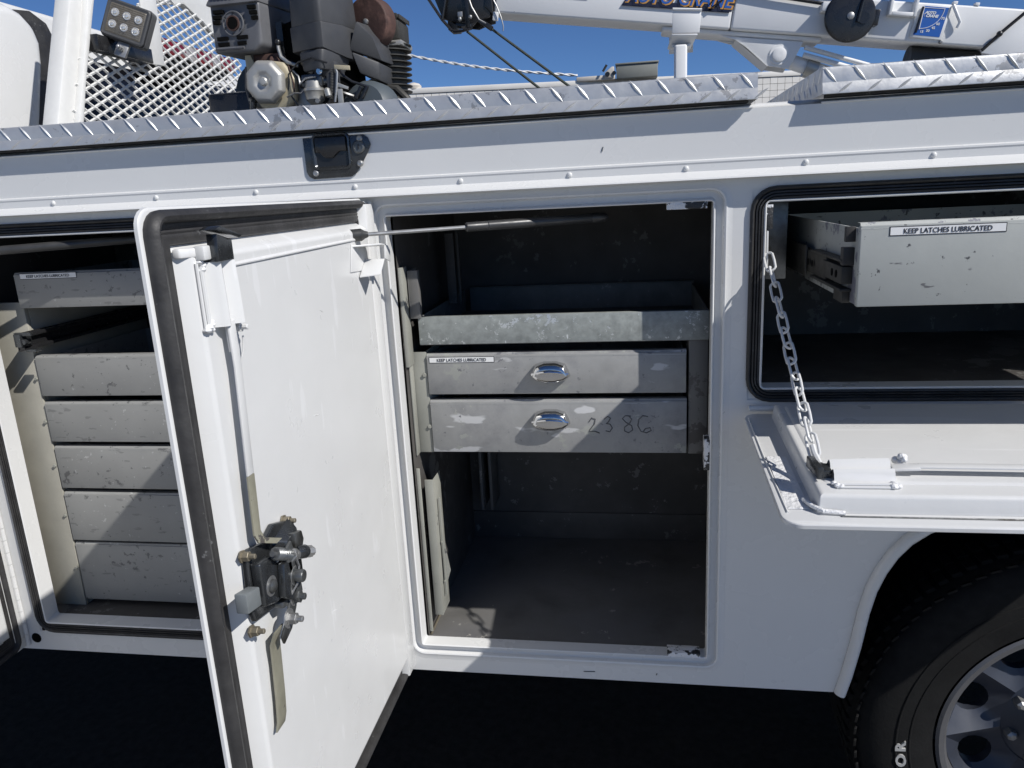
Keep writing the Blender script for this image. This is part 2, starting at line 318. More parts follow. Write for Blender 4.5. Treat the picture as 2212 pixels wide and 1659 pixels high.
# centre compartment: rack uprights, cabinet sides
part('rack_upright',MB().box(.016,.036,.06,.075,-.205,-.108).box(.0145,.017,.06,.12,-.205,-.108),INNERL,lc,.001)
part('rack_upright',MB().box(.036,.056,.30,.31,-.21,-.05).box(.062,.067,.30,.315,-.21,-.05),INNER,lc,.001)
part('rack_upright',MB().box(.0045,.012,.034,.07,-.30,-.10),OLIVE,lc,.001)
cs=part('cabinet_side',MB().box(.0047,.0370,.074,.082,-.495,-.277).box(.0325,.0370,.082,.5,-.495,-.277).box(.0047,.0085,.05,.073,-.495,-.277),OLIVE,lc,.0015)
for x,z in((.031,-.325),(.0335,-.437)): bolt(cs,(x,.0735,z),(0,-1,0),.004,.005,OLIVE,'cabinet_bolt',False)
part('cabinet_side',MB().box(.5655,.602,.074,.082,-.495,-.256).box(.5655,.5695,.082,.5,-.497,-.258),INNER,lc,.0015,label='shaded dark right cabinet side')  # liner's dark grey puts shade into this side; the left one is olive
for a in([(.0047,.0125,.040,.044,-.905,-.52)],[(.0150,.0335,.060,.064,-.875,-.553),(.0320,.0335,.0645,.12,-.875,-.553)],[(.0365,.0415,.078,.081,-.835,-.60)]):
    mb=MB()
    for q in a: mb.box(*q)
    s_=part('slide_strip',mb,OLIVE,lc,.001)
for z in(-.705,-.80): bolt(s_,(.0385,.0775,z),(0,-1,0),.0024,.004,OLIVE,'strip_bolt',False)
part('slide_strip',MB().prism([(.0417,.080,-.70),(.0520,.080,-.775),(.0440,.080,-.80),(.0417,.080,-.80)],(0,.002,0)),OLIVE,lc)
part('wall_channel',MB().box(.05,.058,.44,.535,-.79,-.55).box(.075,.083,.44,.535,-.79,-.55),INNERL,lc,.002)
part('back_wall_flange',MB().box(.0045,.6455,.5345,.5395,-.913,-.835),INNER,lc,.002)
part('caulk_bead',MB().tube([(.008,.04,-.911),(.008,.09,-.911),(.008,.15,-.911)],.0025,6),BRASS,lc)
# strikers with peeled paint around the openings
part('striker_plate',MB().box(.520,.590,-.0004,.028,-.0115,.001),PEEL,body,.001)
part('striker_plate',MB().box(.522,.588,-.0004,.028,-.9125,-.902),PEEL,body,.001)
part('striker_plate',MB().box(.5905,.6006,-.0004,.030,-.502,-.440),PEEL,body,.001)
part('striker_plate',MB().box(.6895,.701,-.003,.028,-.052,-.010),PEEL,body,.001)
part('partition',MB().box(.700,.742,.085,.095,-.150,.040).box(.738,.742,.0955,.5,-.150,.040),GREYST,lr,.001)
part('rear_shelf',MB().box(.69,1.5,.30,.53,-.152,-.148),INNER,lr)

# ------------------------------------------------------------------ doors
def side_door(hx,um,name,label):
    W=lambda uu,z,ww:(hx+ww,-.002-uu,z)
    zt,zb=.0355,-.966
    d=part(name,ring(MB(),(.003,um,zb,zt),[(-.002,-.0065),(0,-.0055),(0,-.0015),(-.001,-.0005),(-.003,0)],W,.022,cap0=True,cap1=True),WHITED,truck,label=label)
    seal=part('rubber_seal',ring(MB(),(.020,um-.0045,zb+.006,zt-.0035),[(0,.0004),(.0008,.006),(-.002,.0125),(-.006,.0155),(-.0105,.0140),(-.0130,.0085),(-.0138,.0035),(-.018,.0045),(-.0205,.0032),(-.023,.0046),(-.0255,.0034),(-.028,.0048),(-.031,.0040),(-.036,.0052),(-.0385,.0002)],W,.026),RUBBER,d,smooth=50)
    pan=part('inner_pan',ring(MB(),(.046,um-.044,zb+.048,zt-.043),[(0,.0002),(-.002,.003),(-.010,.0175),(-.0128,.0203),(-.016,.0215),(-.018,.0215)],W,.006,cap1=True),WHITED,d,smooth=40)
    return W,d,pan
W,door,pan=side_door(-.0365,.677,'side_door','open white side door with black rubber seal and black latch gear')
# piano hinge on the centre door
hg=MB(); z=-.962
while z<.028:
    hg.cyl(W(.004,z,.010),W(.004,min(z+.0295,.030),.010),.0052,n=10); z+=.0305
part('piano_hinge',hg,WHITED,door)
part('hinge_leaf',MB().prism([W(.006,-.962,.0045),W(.034,-.962,.0045),W(.034,.030,.0045),W(.006,.030,.0045)],(.0025,0,0)),WHITED,door,.001)
part('hinge_flange',MB().prism([W(.0085,-.955,.0188),W(.050,-.955,.0188),W(.056,-.955,.0002),W(.0085,-.955,.0002)],(0,0,.980)),WHITED,door,.002)
part('top_fold',MB().tube([W(.08,-.0325,.0215),W(.3,-.0335,.0222),W(.60,-.0355,.0215)],.0028,8,sx=.7),WHITED,pan)
sc=MB()
for uu,z,a,l in((.33,-.06,.9,.008),(.30,-.13,.4,.007),(.36,-.28,.2,.012),(.38,-.60,.3,.012),(.35,-.61,1.0,.008)):
    sc.tube([W(uu-l*math.cos(a),z-l*math.sin(a),.0208),W(uu,z,.0213),W(uu+l*math.cos(a),z+l*math.sin(a)*.8,.0208)],.0010,6)
part('paint_run',sc,WHITED,pan)
# latch cover: pressed housing with two flutes (u runs from the hinge towards the free edge)
LW=lambda uu,z,ww:W(uu,z,ww)
def latch_cover(mp,parent,a0,a1,b0,b1):
    # a = across, b = along the tongue; mp(a,b,h)
    pr=[(0,.022),(.05,.0235),(.12,.034),(.22,.039),(.32,.0365),(.40,.030),(.47,.031),(.56,.040),(.68,.043),(.80,.037),(.90,.0285),(1,.022)]
    L=[[mp(a0+(a1-a0)*t,b,.0225+(h-.0225)*k) for t,h in pr] for b,k in((b0,.92),(b0+(b1-b0)*.5,1.0),(b1,1.04))]
    c=part('latch_cover',MB().loops(L,closed=False).add([mp(a0+(a1-a0)*t,b1,.0225+(h-.0225)*1.04) for t,h in pr]+[mp(a1,b1,.0226),mp(a0,b1,.0226)],[tuple(range(len(pr)+2))]),WHITED,parent,smooth=60)
    e=a0-(a1-a0)*.13
    part('guide_bar',MB().tube([mp(e,b0+(b1-b0)*.05,.0245),mp(e,b1-(b1-b0)*.05,.0245)],.0028,8).tube([mp(e+.0045,b0,.0222),mp(e+.0045,b1,.0222)],.0022,8),WHITED,parent)
    for b in(b0+(b1-b0)*.04,b1-(b1-b0)*.04):
        mb=MB()
        for k in range(5): mb.ball(mp(e+random.uniform(-.006,.006),b+random.uniform(-.006,.006),.0235),random.uniform(.004,.0062),8,.7)
        part('weld_bead',mb,WELD,parent)
    return c
latch_cover(lambda a,b,h:W(a,b,h),pan,.608,.553,-.027,-.101)
part('latch_tongue',MB().prism([W(.612,.0085,.026),W(.562,-.003,.026),W(.552,-.0005,.026),W(.600,.0125,.026)],(.020,0,0)).prism([W(.602,.004,.028),W(.570,-.004,.028),W(.570,-.027,.028),W(.604,-.027,.028)],(.013,0,0)),BLACKP,pan,.0012)
part('latch_guide',MB().prism([W(.618,-.008,.0205),W(.603,-.008,.0205),W(.603,-.024,.0205),W(.618,-.024,.0205)],(.012,0,0)).prism([W(.634,-.0095,.004),W(.606,-.0095,.020),W(.606,-.020,.020),W(.634,-.020,.004)],(.009,0,0)),WHITED,pan,.002)
# lock rods
rodU=[(.574,-.100,.031),(.570,-.145,.032),(.575,-.30,.034),(.582,-.362,.034)]
def bar(pts,wd,th,mp=W):
    mb=MB(); L=[]
    for a,b,h in pts: L.append([mp(a-wd,b,h),mp(a+wd,b,h),mp(a+wd,b,h+th),mp(a-wd,b,h+th)])
    return mb.loops(L,True,True)
part('lock_rod',bar([(.588,-.096,.0335),(.586,-.15,.0335),(.594,-.285,.034)],.0075,.003),WHITED,pan,.0008,label='painted white upper lock rod')
part('lock_rod',bar([(.594,-.2855,.034),(.598,-.36,.034),(.594,-.372,.036),(.566,-.386,.044)],.0080,.003),OLIVEZ,pan,.0008,label='bare olive zinc lower end of the lock rod')
part('rod_fork',bar([(.589,-.100,.029),(.588,-.133,.029)],.003,.004),WHITED,pan,.001)
bolt(pan,W(.562,-.108,.022),(1,0,0),.0062,.016,WHITED,'rod_nut'); 
part('cotter_pin',MB().tube([W(.556,-.120,.030),W(.555,-.135,.028),W(.557,-.145,.026)],.0013,6),WHITED,pan)
part('lock_rod',bar([(.590,-.498,.040),(.586,-.520,.030),(.584,-.545,.028),(.588,-.60,.028),(.592,-.630,.028),(.597,-.642,.027)],.0120,.003),OLIVEZ,pan,.0008,label='worn zinc lock rod hanging from the latch')
WL=lambda uu,z,ww:W(uu-.013,z,ww)
# latch plate and its gear
LP=part('latch_plate',MB().prism([WL(*q,.0225) for q in((.520,-.385),(.516,-.44),(.512,-.470),(.540,-.486),(.590,-.478),(.634,-.470),(.638,-.455),(.634,-.385),(.624,-.376),(.590,-.384),(.560,-.372))],(.009,0,0)),BLACKP,pan,.0025,seg=3)
part('dished_cover',MB().loops([[WL(a,b,.0316) for a,b in((.520,-.380),(.518,-.43),(.575,-.425),(.570,-.392))],[WL(a,b,.046) for a,b in((.527,-.392),(.526,-.424),(.560,-.420),(.556,-.398))]],False,True),BLACKP,LP,.002)
part('latch_housing',MB().prism([WL(*q,.0316) for q in((.632,-.392),(.600,-.396),(.575,-.420),(.575,-.458),(.600,-.462),(.632,-.450))],(.014,0,0)),BLACKP,LP,.003,seg=3)
part('pivot_tab',MB().prism([WL(*q,.046) for q in((.592,-.412),(.572,-.416),(.566,-.46),(.580,-.470),(.600,-.455))],(.010,0,0)),BLACKP,LP,.002)
part('cam_lever',MB().prism([WL(*q,.052) for q in((.585,-.398),(.566,-.392),(.556,-.43),(.552,-.470),(.560,-.486),(.572,-.474),(.578,-.44))],(.004,0,0)),GREYST,LP,.0012)
part('pivot_pin',MB().lathe(WL(.568,-.441,.055),(1,0,0),[(0,.012),(.002,.012),(.002,.0085),(.012,.0085),(.0135,.0075)],16),GREYST,LP)
sp=MB()
for k in range(9): sp.lathe(WL(.603-.0045*k,-.392-.0025*k,.052),(.012,1,-.55),[(-.0013,.0068),(0,.0086),(.0013,.0068)],12)
part('coil_spring',sp,GREYST,LP)
for a,b,h in((.568,-.441,.0548),(.563,-.474,.0475),(.585,-.494,.0475),(.612,-.432,.0445)): part('washer',MB().lathe(WL(a,b,h),(1,0,0),[(0,.0135),(.0016,.0130)],18),STEEL,LP)
part('return_spring',MB().tube([WL(.60,-.405,.050),WL(.585,-.400,.058),WL(.57,-.408,.060),WL(.562,-.43,.060),WL(.572,-.45,.060),WL(.585,-.462,.054)],.0014,6),STEEL,LP)
part('edge_flange',MB().prism([WL(.520,-.385,.031),WL(.516,-.44,.031),WL(.512,-.470,.031),WL(.512,-.470,.038),WL(.516,-.44,.040),WL(.520,-.385,.037)],(0,.002,0)),BLACKP,LP,.0006)
part('stop_tab',MB().prism([WL(.590,-.468,.034),WL(.560,-.476,.034),WL(.562,-.484,.034),WL(.592,-.476,.034)],(.012,0,0)),GREYST,LP,.001)
part('spring_pin',MB().cyl(WL(.612,-.388,.052),WL(.552,-.420,.052),.0034,n=10),GREYST,LP)
part('hex_nut',MB().lathe(WL(.565,-.413,.052),(.0,1,-.5),[(-.004,.0105),(.004,.0105)],6).lathe(WL(.556,-.4175,.052),(.0,1,-.5),[(-.002,.0075),(.006,.0075)],12),STEEL,LP,.0008)
part('roller',MB().lathe(WL(.548,-.418,.050),(.5,1,-.4),[(0,.0085),(.008,.0095),(.016,.0095),(.020,.0070)],14),BLACKP,LP)
part('roller_nut',MB().lathe(WL(.530,-.426,.056),(.6,1,-.4),[(0,.0085),(.008,.0085),(.009,.006),(.012,.006)],8),STEEL,LP,label='copper tinted end nut')
part('hook_tab',MB().prism([WL(*q,.040) for q in((.546,-.392),(.526,-.396),(.522,-.410),(.530,-.422),(.548,-.416))],(.012,0,0)),GREYST,LP,.002)
part('machine_screw',MB().lathe(WL(.612,-.432,.046),(1,0,0),[(0,.009),(.003,.0085),(.0055,.005),(.006,.001)],14),GREYST,LP)
bk=part('latch_bolt_block',MB().prism([WL(*q,.030) for q in((.672,-.410),(.640,-.417),(.640,-.442),(.672,-.436))],(.016,0,0)),BLOCKM,LP,.002)
part('link_arm',MB().prism([WL(*q,.045) for q in((.572,-.466),(.556,-.470),(.560,-.490),(.580,-.512),(.604,-.520),(.608,-.508),(.586,-.490))],(.0035,0,0)),GREYST,LP,.001)
bolt(LP,WL(.563,-.474,.048),(1,0,0),.0085,.013,GREYST,'link_nut'); bolt(LP,WL(.585,-.494,.048),(1,0,0),.0075,.016,STEEL,'link_nut')
for a,b in((.520,-.386),(.632,-.382),(.522,-.472),(.636,-.482)): bolt(LP,WL(a,b,.023),(1,0,.05),.0062,.015,BRASS,'mount_bolt')
# strut bracket near the hinge
part('strut_bracket',MB().prism([W(*q,.0218) for q in((.150,-.040),(.075,-.048),(.078,-.090),(.165,-.086))],(.002,0,0)).prism([W(.148,-.042,.0235),W(.085,-.046,.0235),W(.080,-.046,.062),W(.11,-.042,.062)],(0,0,-.003)).prism([W(.090,-.046,.060),W(.062,-.050,.060),W(.066,-.078,.060),W(.094,-.070,.060)],(.0025,0,0)).prism([W(.092,-.07,.024),W(.094,-.07,.061),W(.120,-.094,.060),W(.128,-.097,.024)],(0,0,-.0025)),WHITED,pan,.0008)
# far-left door
W2,ldoor,lpan=side_door(-.992,.90,'side_door','open white door at the far left with its hinge line showing')
hg=MB(); z=-.962
while z<.028:
    hg.cyl(W2(.004,z,.010),W2(.004,min(z+.0295,.030),.010),.0052,n=10); z+=.0305
part('piano_hinge',hg,WHITED,ldoor)
part('hinge_leaf',MB().prism([W2(.006,-.962,.0045),W2(.034,-.962,.0045),W2(.034,.030,.0045),W2(.006,.030,.0045)],(.0025,0,0)),WHITED,ldoor,.001)
part('drain_hole',MB().lathe((-.962,-.0004,-.945),(0,-1,0),[(0,.013),(.0012,.012),(.0012,.009)],14),DARK,body)
# drop-down door
DH=Vector((0,-.010,-.3835)); Dd=Vector((0,-1,-.075)).normalized(); Dn=Vector((0,-.075,1)).normalized()
V=lambda a,b,c:tuple(DH+Vector((a,0,0))+Dd*b+Dn*c)
ddoor=part('drop_down_door',ring(MB(),(.657,1.55,.004,.416),[(-.002,-.0085),(0,-.0070),(0,-.002),(-.001,-.0006),(-.003,0)],V,.026,cap0=True,cap1=True),WHITED,truck,label='drop-down white door hanging open on a chain')
dpan=part('inner_pan',ring(MB(),(.705,1.50,.020,.384),[(0,.0002),(-.001,.004),(-.003,.0205),(-.005,.0240),(-.008,.0255),(-.011,.0255)],V,.005,cap1=True),WHITED,ddoor,smooth=40)
part('pressed_step',ring(MB(),(.722,1.48,.036,.345),[(0,.0253),(-.003,.0272),(-.006,.0278)],V,.01,cap1=True),WHITED,dpan)
part('adhesive_residue',MB().prism([V(*q,.0006) for q in((.668,.20),(.698,.20),(.698,.375),(.668,.375))],tuple(Dn*.0012)),WELD,ddoor)
part('edge_fold',MB().tube([V(.664,.03,.0008),V(.664,.2,.0012),V(.667,.385,.0008)],.0016,6),WHITED,ddoor)
part('piano_hinge',MB().cyl((.668,-.013,-.3745),(1.5,-.013,-.3745),.0055,n=10),WHITE,ddoor)
mpd=lambda a,b,h:V(b,a,h+.0055)
latch_cover(mpd,dpan,.348,.292,.735,.815)
part('latch_tongue',MB().prism([V(.706,.300,.031),V(.713,.342,.031),V(.721,.342,.031),V(.716,.300,.031)],tuple(Dn*.017)).prism([V(.7165,.306,.029),V(.7345,.308,.029),V(.7345,.334,.029),V(.7215,.334,.029)],tuple(Dn*.011)),BLACKP,dpan,.0012)
part('lock_rod',bar([(.316,.818,.037),(.318,.86,.040),(.330,1.45,.041)],.0075,.003,lambda a,b,h:V(b,a,h)),WHITED,dpan,.0008)
part('rod_fork',bar([(.324,.815,.036),(.325,.852,.038)],.003,.004,lambda a,b,h:V(b,a,h)),WHITED,dpan,.001)
rn=MB()
for k in range(6): rn.ball(V(.835+random.uniform(-.007,.007),.296+random.uniform(-.008,.008),.040+random.uniform(-.003,.006)),random.uniform(.004,.006),8)
part('rod_nut',rn,WELD,dpan)
part('corner_weld',MB().tube([V(.694,.352,.004),V(.700,.378,.008),V(.712,.389,.006),V(.74,.390,.004)],.0032,8),WELD,ddoor)
part('bottom_seam',MB().tube([V(.735,.3935,.0008),V(1.1,.3955,.001),V(1.5,.3955,.001)],.0014,6),GREYST,ddoor)

# ------------------------------------------------------------------ paddle latch on the face
pl=part('paddle_latch',MB().prism([(x,-.0006,z) for x,z in((-.145,.149),(-.144,.088),(-.140,.080),(-.131,.075),(-.056,.076),(-.046,.082),(-.033,.099),(-.021,.117),(-.014,.131),(-.018,.143),(-.026,.149))],(0,-.0035,0)),BLACKP,body,.0015,label='black paddle latch below the tread plate lid')
part('latch_pocket',ring(MB(),(-.1225,-.058,.0945,.1500),[(.006,-.0042),(.0045,-.0075),(.0015,-.0085),(0,-.007),(-.002,-.0047)],rad=.007),BLACKP,pl)
part('pocket_floor',MB().box(-.122,-.0585,-.00475,-.0043,.095,.1495),BLACKM,pl)
part('paddle',MB().prism([(x,-.005,z) for x,z in((-.120,.1475),(-.120,.122),(-.112,.1215),(-.106,.114),(-.101,.1115),(-.087,.1115),(-.080,.118),(-.074,.1225),(-.0605,.1225),(-.0605,.1475))],(0,-.004,0)),BLACKM,pl,.001)
lk=part('lock_cylinder',MB().lathe((-.037,-.004,.128),(0,-1,0),[(0,.0125),(.002,.012),(.004,.0095),(.004,.0075),(.003,.0072)],20),GREYST,pl)
part('keyhole',MB().box(-.0378,-.0362,-.0088,-.0068,.1235,.1325),BLACKM,lk)
for x,z in((-.125,.0855),(-.037,.0985),(-.034,.1425)):
    part('latch_rivet',MB().lathe((x,-.004,z),(0,-1,0),[(0,.0062),(.002,.0056),(.0034,.0035),(.0030,.0015)],12),STEEL,pl)

# ------------------------------------------------------------------ gas struts
def strut(p0,p1,split,base,label):
    p0,p1=Vector(p0),Vector(p1); d=(p1-p0).normalized(); L=(p1-p0).length
    t=part('gas_strut',MB().lathe(p0+d*L*split,d,[(-.012,.0070),(-.010,.0085),(.028,.0085),(.029,.0080),(.030,.0088),(L*(1-split)-.030,.0088),(L*(1-split)-.026,.0070)],16),STRUTB,truck,label=label)
    part('strut_rod',MB().cyl(p0,p0+d*L*split,.0036,n=10),STEEL,t)
    part('strut_socket',MB().lathe(p1-d*.032,d,[(0,.0075),(.004,.0098),(.028,.0092),(.036,.005)],12),STRUTB,t)
    part('strut_socket',MB().lathe(p0-d*.014,d,[(-.016,.006),(-.013,.0105),(.012,.0112),(.018,.007),(.024,.005)],12),STRUTB,t)
strut((-.004,-.120,-.026),(.410,.075,-.0215),.43,None,'black gas strut across the top of the centre opening')
strut((-1.02,-.12,-.036),(-.530,.075,-.0215),.32,None,'black gas strut across the top of the left opening')

# ------------------------------------------------------------------ tread plate lids
def lid(x0,x1,label):
    pr=[(.55,.205),(-.012,.205),(-.0175,.2035),(-.0195,.199),(-.0200,.180),(-.0215,.1770),(-.0250,.1640),(-.0250,.1622),(-.0220,.1618),(-.012,.1655)]
    a,b=[(x0,y,z) for y,z in pr],[(x1,y,z) for y,z in pr]
    mb=MB().loops([a,b],closed=False)
    for x in(x0,x1): mb.add([(x,.55,.205),(x,-.012,.205),(x,-.0175,.2035),(x,-.0195,.199),(x,-.0200,.180),(x,-.0215,.1770),(x,-.0250,.1640),(x,-.0250,.1622),(x,.55,.1622)],[tuple(range(9))])
    o=part('tread_plate_lid',mb,TREAD,truck,smooth=25,label=label)
    k=MB()
    def lens(c,d,n,l,wd,h):
        c,d,n=Vector(c),Vector(d).normalized(),Vector(n).normalized(); s=d.cross(n)
        P=[c-d*l,c-d*l*.45+s*wd*.75,c+s*wd,c+d*l*.45+s*wd*.75,c+d*l,c+d*l*.45-s*wd*.75,c-s*wd,c-d*l*.45-s*wd*.75]
        k.add(P+[c-d*l*.5+n*h*.8,c+n*h,c+d*l*.5+n*h*.8],[(0,1,8),(1,2,9,8),(2,3,10,9),(3,4,10),(4,5,10),(5,6,9,10),(6,7,8,9),(7,0,8)])
    x=x0+.012
    while x<x1-.010:
        lens((x,-.0198,.1915),(.62,0,-.75),(0,-1,.02),.0185,.0026,.0022)
        lens((x+.0225,-.0234,.1705),(.80,.15,.56),(0,-1,.27),.0150,.0023,.0022)
        lens((x+.021,-.003,.2052),(1,0,0),(0,0,1),.0055,.0025,.0014)
        y=.03
        while y<.5:
            lens((x,y,.2052),(.7,.7,0),(0,0,1),.0165,.0022,.0016); lens((x+.0225,y+.0225,.2052),(.7,-.7,0),(0,0,1),.0165,.0022,.0016); y+=.045
        x+=.0452
    for xx,n in((x0-.0001,(-1,0,0)),):
        y=.0
        while y<.53:
            lens((xx,y,.191),(0,.6,-.75),n,.0165,.0021,.0012); lens((xx,y+.022,.176),(0,.7,.7),n,.013,.0021,.0012); y+=.045
    part('raised_tread',k,TREADB,o,smooth=20,kind='stuff')
    part('lid_gasket',MB().box(x0+.012,x1-.012,-.004,.02,.1592,.1652),RUBBER,o)
    part('lid_flange',MB().box(x0+.004,x1-.004,-.0035,.004,.1500,.1530),WHITE,o,.001)
    return o
lid(-1.125,.6665,'long tread plate lid above the side compartments')
lid(.768,2.15,'tread plate lid at the right end of the truck')

# ------------------------------------------------------------------ wheel
wc=Vector((1.33,.06,-1.10))
tp=[(.0,.262),(-.014,.268),(-.022,.285),(-.028,.310),(-.033,.340),(-.031,.368),(-.024,.392),(-.012,.408),(.004,.4190),(.030,.4240),(.2,.4240),(.23,.408),(.25,.36),(.24,.262)]
wheel=part('wheel',MB().lathe(wc+Vector((0,.10,0)),(0,1,0),[(-.02,.06),(.01,.06)],20),BLACKM,truck)
ty=part('tyre',MB().lathe(wc,(0,1,0),tp,96,False,False),TYRE,wheel,smooth=30)
tr=MB()
for i in range(90):
    a=2*math.pi*i/90; e=Vector((math.cos(a),0,math.sin(a))); t=Vector((-math.sin(a),0,math.cos(a)))
    for y0,y1,rr,ph in((-.016,.012,.4145,0),(.018,.052,.4245,.4),(.060,.10,.4245,.1)):
        c=wc+Vector((0,(y0+y1)/2,0))+(e+t*.01*ph)*rr; tr.obox(c,t+Vector((0,.25,0)),Vector((0,1,.0))+(e*-.45 if y0<0 else e*0),e,(.0098,(y1-y0)/2,.0028 if y0<0 else .0048))
part('tread_block',tr,TYRE,ty,.001,seg=1,kind='stuff')
for rr in(.345,.318): part('sidewall_rib',MB().lathe(wc+Vector((0,-.0335 if rr>.33 else -.0300,0)),(0,1,0),[(.002,rr+.0035),(-.0012,rr+.001),(-.0012,rr-.001),(.002,rr-.0035)],80,False,False),TYRE,ty)
rim=part('rim',MB().lathe(wc,(0,1,0),[(-.012,.262),(-.016,.256),(-.014,.245),(-.004,.238),(.03,.232),(.09,.228)],80,False,False),RIML,wheel)
# dished centre with hand holes, built as a ring of spokes
sm=MB(); N=8
for i in range(N):
    a0=2*math.pi*(i+.18)/N; 
    def pt(a,rr,y): return wc+Vector((math.cos(a)*rr,y,math.sin(a)*rr))
    st_=2*math.pi/N
    inner=[(a0+st_*q,.115,.055) for q in(0,.25,.5,.75,1)]
    # wedge sheet from hub to barrel with an oval opening
    cen=(a0+st_*.5,.172); K=16; lp=[];hp=[]
    for k in range(K):
        t=2*math.pi*k/K; hp.append(pt(cen[0]+math.cos(t)*.20,cen[1]+math.sin(t)*.034,.066)); 
        da=math.cos(t); dr_=math.sin(t); m_=max(abs(da),abs(dr_)); lp.append(pt(cen[0]+da/m_*st_*.5,cen[1]+dr_/m_*.059,.030+.02*(1-dr_/m_)*.5))
    hb=[p+Vector((0,.02,0)) for p in hp]
    sm.loops([lp,hp,hb])
sm.lathe(wc,(0,1,0),[(.052,.113),(.040,.090),(.010,.075),(.008,.0)],40,False,False)
part('rim_disc',sm,RIM,rim,smooth=40)
bt=part('lug_nut',MB().lathe(wc+Vector((.098*math.cos(2.6),.048,.098*math.sin(2.6))),(0,-1,0),[(0,.012),(.018,.011),(.022,.006)],6),STEEL,rim)
for k in range(1,8):
    t=2.6+2*math.pi*k/8; again(bt,(.098*(math.cos(t)-math.cos(2.6)),0,.098*(math.sin(t)-math.sin(2.6))))
# white raised letters: each stands along the sidewall, tops towards the hub
for ch,a in(('S',194.0),('O',188.2),('R',182.6)):
    a_=R(a); e=Vector((math.cos(a_),0,math.sin(a_))); t=Vector((-math.sin(a_),0,math.cos(a_)))
    text(ch,.027,wc+e*.327+Vector((0,-.0335,0)),-t,e,LETTER,ty,name='raised_letter',bold=.0010,ext=.002,align='CENTER',sx=1.35)

# ------------------------------------------------------------------ cab behind the rack
cb=MB()
def cabloop(x,s): return [(x,1.15+(y-1.15)*s,z) for y,z in((.16,-.9),(.16,.45),(.22,.60),(.36,.665),(.80,.70),(1.9,.70),(2.55,.665),(2.68,.60),(2.74,.45),(2.74,-.9))]
cb.loops([cabloop(-1.50,.90),cabloop(-1.53,.97),cabloop(-1.60,1),cabloop(-3.2,1)],True,True)
cab=part('cab',cb,WHITE,truck,.03,seg=4,label='white truck cab behind the mesh rack')
part('cab_corner_panel',MB().prism([(-1.40,y,z) for y,z in((.45,-.2),(.45,.64),(.78,.660),(.83,.666),(.885,.652),(.93,.62),(.948,.57),(.940,.50),(.918,.43),(.890,.34),(.862,.26),(.82,.1),(.76,-.2))],(-.09,0,0)),WHITE,cab,.035,seg=5)
part('corner_gasket',MB().prism([(-1.445,y,z) for y,z in((.80,-.2),(.90,.665),(.97,.675),(1.035,.65),(1.062,.60),(1.045,.52),(.968,.31),(.85,-.2))],(-.03,0,0)),RUBBER,cab,.004)
part('rear_window',MB().prism([(-1.497,y,z) for y,z in((.85,-.30),(.85,.52),(.92,.575),(1.9,.585),(2.50,.615),(2.60,.56),(2.60,-.30))],(-.012,0,0)),GLASS,cab,.004)
bl=part('brake_light',MB().box(-1.37,-1.345,1.50,2.06,.618,.688),RUBBER,cab,.006,label='high brake light with red and clear lenses above the rear window')
part('lamp_bracket',MB().box(-1.50,-1.371,1.52,2.04,.596,.67),RUBBER,cab)
for y0,y1,m in((1.51,1.66,REDL),(1.662,1.74,CLEARL),(1.742,1.86,REDL),(1.862,1.93,CLEARL),(1.932,2.05,REDL)): part('lamp_lens',MB().box(-1.3445,-1.330,y0,y1,.624,.682),m,bl,.004)

# ------------------------------------------------------------------ headache rack with expanded mesh
rk=thing('mesh_rack','white headache rack of expanded metal mesh behind the truck cab','rack',(-1.1,1.1,-.30))
part('rack_post',MB().prism([(-1.1,y,z) for y,z in((.500,-.30),(.568,.281),(.704,.619),(.76,.76),(.83,.76),(.775,.648),(.680,.40),(.640,.287),(.60,-.30))],(-.05,0,0)),WHITEM,rk,.006)
part('rack_post',MB().prism([(-1.103,y,z) for y,z in((.592,-.30),(.628,.281),(.735,.56),(.80,.76),(.845,.76),(.792,.648),(.690,.40),(.650,.287),(.61,-.30))],(.022,0,0)),WHITEM,rk,.004)
part('lamp_plate',MB().prism([(-1.09,y,z) for y,z in((1.03,.78),(1.118,.78),(1.108,.503),(1.017,.498))],(-.006,0,0)),WHITEM,rk,.002)
part('top_rail',MB().prism([(-1.1,y,z) for y,z in((.86,.80),(1.13,.712),(1.21,.715),(1.30,.735),(1.44,.690),(1.62,.63),(1.68,.80))],(-.03,0,0)),WHITEM,rk,.004)
# expanded metal: diamond strands clipped to the panel outline
def inside(y,z):
    if z<.20: return False
    lo=.628+(z-.28)*.42
    if y<lo+.004 or y>1.70: return False
    if y<1.017: return z<.504
    if y>1.12 and z>.735-(y-1.2)*.15: return False
    if y>1.44: return .40+(y-1.44)*.5<z<.80-(y-1.44)*1.0
    return True
em=MB(); PY,PZ=.0640,.0146
def strand(p,q):
    p,q=Vector(p),Vector(q); c=(p+q)/2; d=(q-p).normalized(); n=Vector((1,0,0)); s=d.cross(n)
    em.obox(c,d,n+s*.5,s-n*.5,((q-p).length/2+.002,.0030,.0028))
j=0; z=.19
while z<.80:
    y=.60+(PY/2 if j%2 else 0)
    while y<1.68:
        for dy,dz in((PY/2,PZ),(-PY/2,PZ)):
            a,b=(-1.098,y,z),(-1.098,y+dy,z+dz)
            if inside((y*2+dy)/2,z+dz/2): 
                # strand with flattened bond at each knuckle
                em_a=Vector(a)+(Vector(b)-Vector(a))*.10; em_b=Vector(a)+(Vector(b)-Vector(a))*.90
                strand(em_a,em_b)
        if inside(y,z): em.obox((-1.098,y,z),(0,1,0),(1,0,.4),(-.4,0,1),(.0085,.0034,.0032))
        y+=PY
    z+=PZ; j+=1
part('expanded_mesh',em,WHITEM,rk,kind='stuff')
